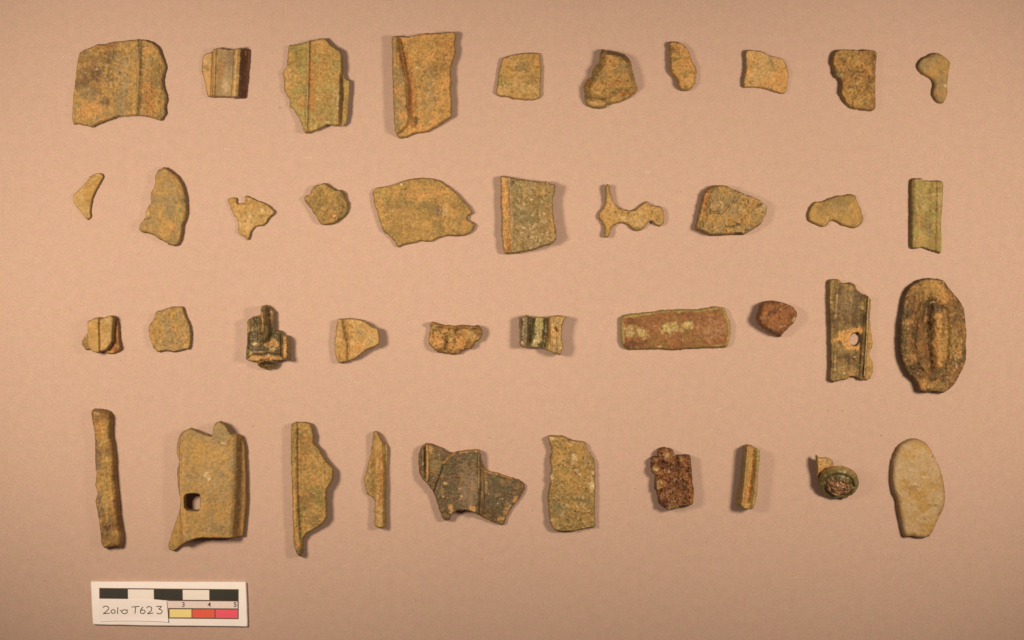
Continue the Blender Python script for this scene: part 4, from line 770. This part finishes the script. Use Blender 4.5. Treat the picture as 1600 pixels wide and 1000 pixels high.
card.location = (C0[0], C0[1], 0); card.empty_display_size = .01
card['label'] = 'white scale card with black squares, numbers 3 4 5 and yellow, red, pink patches'
card['category'] = 'scale card'
def wavy(pts, n, amp, sd):
    r = random.Random(sd); out = []
    for i in range(len(pts)):
        a, b = pts[i], pts[(i + 1) % len(pts)]
        for j in range(n):
            t = j / n; out.append((a[0] + (b[0]-a[0])*t + (r.uniform(-amp, amp) if j else 0), a[1] + (b[1]-a[1])*t + (r.uniform(-amp, amp) if j else 0)))
    return out
board = prism('board', wavy([(72,52),(790,54),(1496,56),(1506,62),(1516,300),(1520,462),(1512,470),(1100,465),(800,462),(400,456),(98,450),(88,444),(80,300),(68,60)], 4, 1.3, 3), 0.00003, Z1, WHITE, card, .00025)
zp = Z1 + 0.00004
def strip(name, pts, mat, dz=0.0, label=None):
    o = prism(name, pts, Z1 - 0.0001, zp + dz, mat, card)
    if label: o['label'] = label
    return o
strip('outline_bar', [(148,110),(1440,122),(1440,396),(1436,400),(788,394),(786,228),(650,216),(148,210)], LINE)
Dq = 0.00004
strip('black_square', [(155,117),(408,120),(410,209),(157,206)], BLK, Dq)
strip('white_square', [(415,124),(652,126),(654,216),(416,213)], CREAMW, Dq)
strip('black_square', [(658,123),(914,125),(916,226),(660,216)], BLK, Dq)
strip('white_square', [(922,128),(1166,130),(1167,222),(924,220)], CREAMW, Dq)
strip('black_square', [(1172,127),(1432,129),(1432,229),(1173,226)], BLK, Dq)
strip('number_band', [(784,232),(1428,236),(1430,300),(786,296)], BAND, Dq)
strip('colour_patch', [(800,308),(1002,309),(1002,384),(800,383)], YEL, Dq, 'pale yellow patch')
strip('colour_patch', [(1012,310),(1216,310),(1215,387),(1011,385)], RED, Dq, 'orange red patch')
strip('colour_patch', [(1226,311),(1430,312),(1432,390),(1226,388)], PNK, Dq, 'pink red patch')
INK = plain('print_ink', (.05, .03, .028), .6)
for ch, u in (('3', 928), ('4', 1168), ('5', 1408)):
    cu = bpy.data.curves.new('numeral', 'FONT'); cu.body = ch; cu.align_x = 'CENTER'; cu.align_y = 'CENTER'
    cu.size = 60 / KC * S * 1.0; cu.extrude = 0.00002; cu.offset = 0.00004
    to = bpy.data.objects.new('tmp_text', cu); scene.collection.objects.link(to)
    bpy.context.view_layer.update()
    me = bpy.data.meshes.new_from_object(to.evaluated_get(bpy.context.evaluated_depsgraph_get()))
    bpy.data.objects.remove(to)
    me.name = 'numeral'; me.materials.append(INK)
    o = bpy.data.objects.new('numeral', me); scene.collection.objects.link(o); o.parent = card
    x, y = cpt(u, 266, Z1); o.location = (x - C0[0], y - C0[1], zp + Dq + 0.00003)
# paper slip
SLIPM = plain('note_paper', (.84, .775, .87), .8, .2, .03, 1500)
L0 = cpt(470, 315, Z1)
slip = bpy.data.objects.new('paper_slip', None); scene.collection.objects.link(slip)
slip.location = (L0[0], L0[1], 0); slip.empty_display_size = .01
slip['label'] = 'white paper slip with handwritten code 2010 T623, lying on the scale card'
slip['category'] = 'paper label'
ZS = Z1 + 0.00022
def bilerp(s, t):
    # top edge runs from (142,212) to (775,226); bottom from (160,418) to (790,428) with a slight tear
    top = (142 + 633*s, 212 + 16*s if s < .8 else 212 + 16*s - 4*(s-.8)/.2)
    bot = (158 + 634*s, 420 - 12*math.sin(s*2.6) + 10*s)
    return (top[0]+(bot[0]-top[0])*t, top[1]+(bot[1]-top[1])*t)
def slipz(s, t): return ZS + 0.00035 * (max(0, t-.75)/.25)**2 * (0.3+s) + 0.0004 * max(0, (s-.9)/.1)**2
nx, ny = 40, 12; V = []; Fc = []
for j in range(ny + 1):
    for i in range(nx + 1):
        s, t = i/nx, j/ny; x, y = cpt(*bilerp(s, t), Z1); V.append((x-L0[0], y-L0[1], slipz(s, t)))
nt_ = len(V); V += [(x, y, z - 0.00012) for x, y, z in V]
def vi(i, j): return j*(nx+1)+i
for j in range(ny):
    for i in range(nx):
        q = (vi(i, j), vi(i, j+1), vi(i+1, j+1), vi(i+1, j)); Fc.append(q); Fc.append(tuple(nt_+a for a in reversed(q)))
ring = [vi(i, 0) for i in range(nx)] + [vi(nx, j) for j in range(ny)] + [vi(i, ny) for i in range(nx, 0, -1)] + [vi(0, j) for j in range(ny, 0, -1)]
for a, b in zip(ring, ring[1:] + ring[:1]): Fc.append((a, b, b+nt_, a+nt_))
me = bpy.data.meshes.new('paper'); me.from_pydata(V, [], Fc); me.update(); me.materials.append(SLIPM)
o = bpy.data.objects.new('paper', me); scene.collection.objects.link(o); o.parent = slip
PEN = plain('ball_pen_ink', (.05, .025, .022), .5)
def arc(cx, cy, rx, ry, a0, a1, n=14):
    return [(cx + rx*math.cos(math.radians(a0+(a1-a0)*i/n)), cy + ry*math.sin(math.radians(a0+(a1-a0)*i/n))) for i in range(n+1)]
strokes = {
 '2': [[(182,292)] + arc(210,298,27,20,-150,20) + [(228,316),(205,336),(186,348),(200,346),(226,346),(246,344)]],
 '0': [arc(278,328,20,17,-90,285)],
 '1': [[(322,288),(321,318),(318,352)]],
 '0b': [[(344,314)] + arc(384,330,26,18,-175,185,18), [(404,317),(414,309)]],
 'T': [[(448,286),(480,284),(524,280)], [(486,285),(484,318),(480,348)]],
 '6': [[(556,284),(540,302),(530,324)] + arc(552,330,22,17,170,-150,16) + [(532,324)]],
 '2b': [[(590,298)] + arc(612,302,24,20,-160,10) + [(630,322),(612,336),(596,348),(620,346),(650,342)]],
 '3': [[(676,282),(700,280),(728,280),(712,296),(700,306)] + arc(704,328,28,21,-85,150,14)],
}
for key, sts in strokes.items():
    V = []; Fc = []
    r = random.Random(key)
    for st in sts:
        P = []
        for a, b in zip(st[:-1], st[1:]):
            m = max(1, int(math.hypot(b[0]-a[0], b[1]-a[1]) / 4))
            for i in range(m): P.append((a[0]+(b[0]-a[0])*i/m, a[1]+(b[1]-a[1])*i/m))
        P.append(st[-1])
        b0 = len(V)
        for i, p in enumerate(P):
            q0 = P[max(0, i-1)]; q1 = P[min(len(P)-1, i+1)]
            d = math.hypot(q1[0]-q0[0], q1[1]-q0[1]) or 1; nx_, ny_ = -(q1[1]-q0[1])/d, (q1[0]-q0[0])/d
            w = 4.6 * (0.85 + 0.25*math.sin(i*.35 + len(V))) * (0.6 if i in (0, len(P)-1) else 1)
            s = (p[0]-150)/634; t = (p[1]-215)/205
            z = slipz(max(0, min(1, s)), max(0, min(1, t)))
            for sg in (1, -1):
                x, y = cpt(p[0]+nx_*w*sg, p[1]+ny_*w*sg, Z1); V.append((x-L0[0], y-L0[1], z + .00003))
        m = len(P)
        for i in range(m-1): Fc.append((b0+2*i, b0+2*i+1, b0+2*i+3, b0+2*i+2))
    me = bpy.data.meshes.new('handwritten_character'); me.from_pydata(V, [], Fc); me.update(); me.materials.append(PEN)
    o = bpy.data.objects.new('handwritten_character', me); scene.collection.objects.link(o); o.parent = slip

# ------------------------------------------------------------------ backing paper
m = bpy.data.materials.new('buff_backing_paper'); m.use_nodes = True
nt = m.node_tree; N = nt.nodes; L = nt.links; b = N['Principled BSDF']
tc = N.new('ShaderNodeTexCoord')
def noise(scale, detail=4, rough=.6, stretch=None):
    n = N.new('ShaderNodeTexNoise'); n.inputs['Scale'].default_value = scale; n.inputs['Detail'].default_value = detail; n.inputs['Roughness'].default_value = rough
    if stretch:
        mp = N.new('ShaderNodeMapping'); mp.inputs['Scale'].default_value = stretch; L.new(tc.outputs['Object'], mp.inputs['Vector']); L.new(mp.outputs['Vector'], n.inputs['Vector'])
    else: L.new(tc.outputs['Object'], n.inputs['Vector'])
    return n
nf = noise(1300, 3, .6, (1, 1.3, 1)); nm = noise(330, 3, .55); nl = noise(14, 3, .5)
def mrange(src, lo, hi, a, b_):
    r = N.new('ShaderNodeMapRange'); r.inputs['From Min'].default_value = lo; r.inputs['From Max'].default_value = hi
    r.inputs['To Min'].default_value = a; r.inputs['To Max'].default_value = b_; L.new(src, r.inputs['Value']); return r.outputs['Result']
def mul(a, b_):
    q = N.new('ShaderNodeMath'); q.operation = 'MULTIPLY'; L.new(a, q.inputs[0]); L.new(b_, q.inputs[1]); return q.outputs[0]
v = mul(mul(mrange(nf.outputs['Fac'], .3, .7, .91, 1.09), mrange(nm.outputs['Fac'], .3, .7, .965, 1.035)), mrange(nl.outputs['Fac'], .3, .7, .985, 1.015))
mx = N.new('ShaderNodeMix'); mx.data_type = 'RGBA'; mx.blend_type = 'MULTIPLY'; mx.inputs[0].default_value = 1
# faint warm / cool mottling of the paper stock
hue = N.new('ShaderNodeMix'); hue.data_type = 'RGBA'
hue.inputs[6].default_value = (.478, .320, .303, 1); hue.inputs[7].default_value = (.463, .331, .289, 1)
nh = noise(420, 2, .5); L.new(mrange(nh.outputs['Fac'], .35, .65, 0, 1), hue.inputs[0])
L.new(hue.outputs[2], mx.inputs[6]); L.new(v, mx.inputs[7]); L.new(mx.outputs[2], b.inputs['Base Color'])
b.inputs['Roughness'].default_value = .85; b.inputs['Specular IOR Level'].default_value = .15
bp = N.new('ShaderNodeBump'); bp.inputs['Strength'].default_value = .25; bp.inputs['Distance'].default_value = .0001
L.new(nf.outputs['Fac'], bp.inputs['Height']); L.new(bp.outputs['Normal'], b.inputs['Normal'])
me = bpy.data.meshes.new('backing_paper')
nn = 24; w, h = .45, .33
V = [(-w + 2*w*i/nn, -h + 2*h*j/nn, 0.0) for j in range(nn+1) for i in range(nn+1)]
Fc = [(j*(nn+1)+i, j*(nn+1)+i+1, (j+1)*(nn+1)+i+1, (j+1)*(nn+1)+i) for j in range(nn) for i in range(nn)]
me.from_pydata(V, [], Fc); me.update(); me.materials.append(m)
o = bpy.data.objects.new('backing_paper', me); scene.collection.objects.link(o); o['kind'] = 'structure'

# a few stray fibres and crumbs lying on the paper
V = []; Fc = []
rl = random.Random(5)
for (px, py, L_, a) in ((1008,268,14,-.5),(912,492,16,.6),(478,247,11,.2),(97,92,8,1.2),(700,432,12,2.2),(905,93,9,.3),(1240,905,10,1),(350,232,12,-.2),(1535,445,5,.4),(655,800,6,1.4),(560,600,9,2.6),(1120,640,9,.1)):
    x, y = (px-800)*S, (500-py)*S; n = 7; b0 = len(V); an = a
    for i in range(n):
        for sg in (1, -1): V.append((x - math.sin(an)*sg*.00007, y + math.cos(an)*sg*.00007, .00006 + .0002*math.sin(i/(n-1)*math.pi)))
        x += math.cos(an)*L_*S/n; y += math.sin(an)*L_*S/n; an += rl.uniform(-.5, .5)
    for i in range(n-1): Fc.append((b0+2*i, b0+2*i+1, b0+2*i+3, b0+2*i+2))
me = bpy.data.meshes.new('stray_fibres'); me.from_pydata(V, [], Fc); me.update(); me.materials.append(plain('pale_fibre', (.72,.60,.55), .8, .2))
o = bpy.data.objects.new('stray_fibres', me); scene.collection.objects.link(o); o['kind'] = 'stuff'
o['label'] = 'stray pale fibres scattered over the buff backing paper'; o['category'] = 'lint'
V = []; Fc = []
for i in range(46):
    px, py, R_ = ((rl.uniform(700,890), rl.uniform(695,850)) if i < 8 else (rl.uniform(20,1580), rl.uniform(20,980))) + (rl.uniform(.4,.95),)
    x, y, r_ = (px-800)*S, (500-py)*S, R_*S; b0 = len(V)
    for k in range(6):
        q = k*math.pi/3; w = r_*rl.uniform(.7,1.3); V.append((x+w*math.cos(q), y+w*math.sin(q), .00003))
    V.append((x, y, r_*1.1))
    for k in range(6): Fc.append((b0+k, b0+(k+1)%6, b0+6))
me = bpy.data.meshes.new('soil_crumbs'); me.from_pydata(V, [], Fc); me.update(); me.materials.append(plain('crumb_soil', (.26,.15,.09), .9, .2))
o = bpy.data.objects.new('soil_crumbs', me); scene.collection.objects.link(o); o['kind'] = 'stuff'
o['label'] = 'tiny brown soil crumbs scattered over the buff backing paper'; o['category'] = 'crumbs'
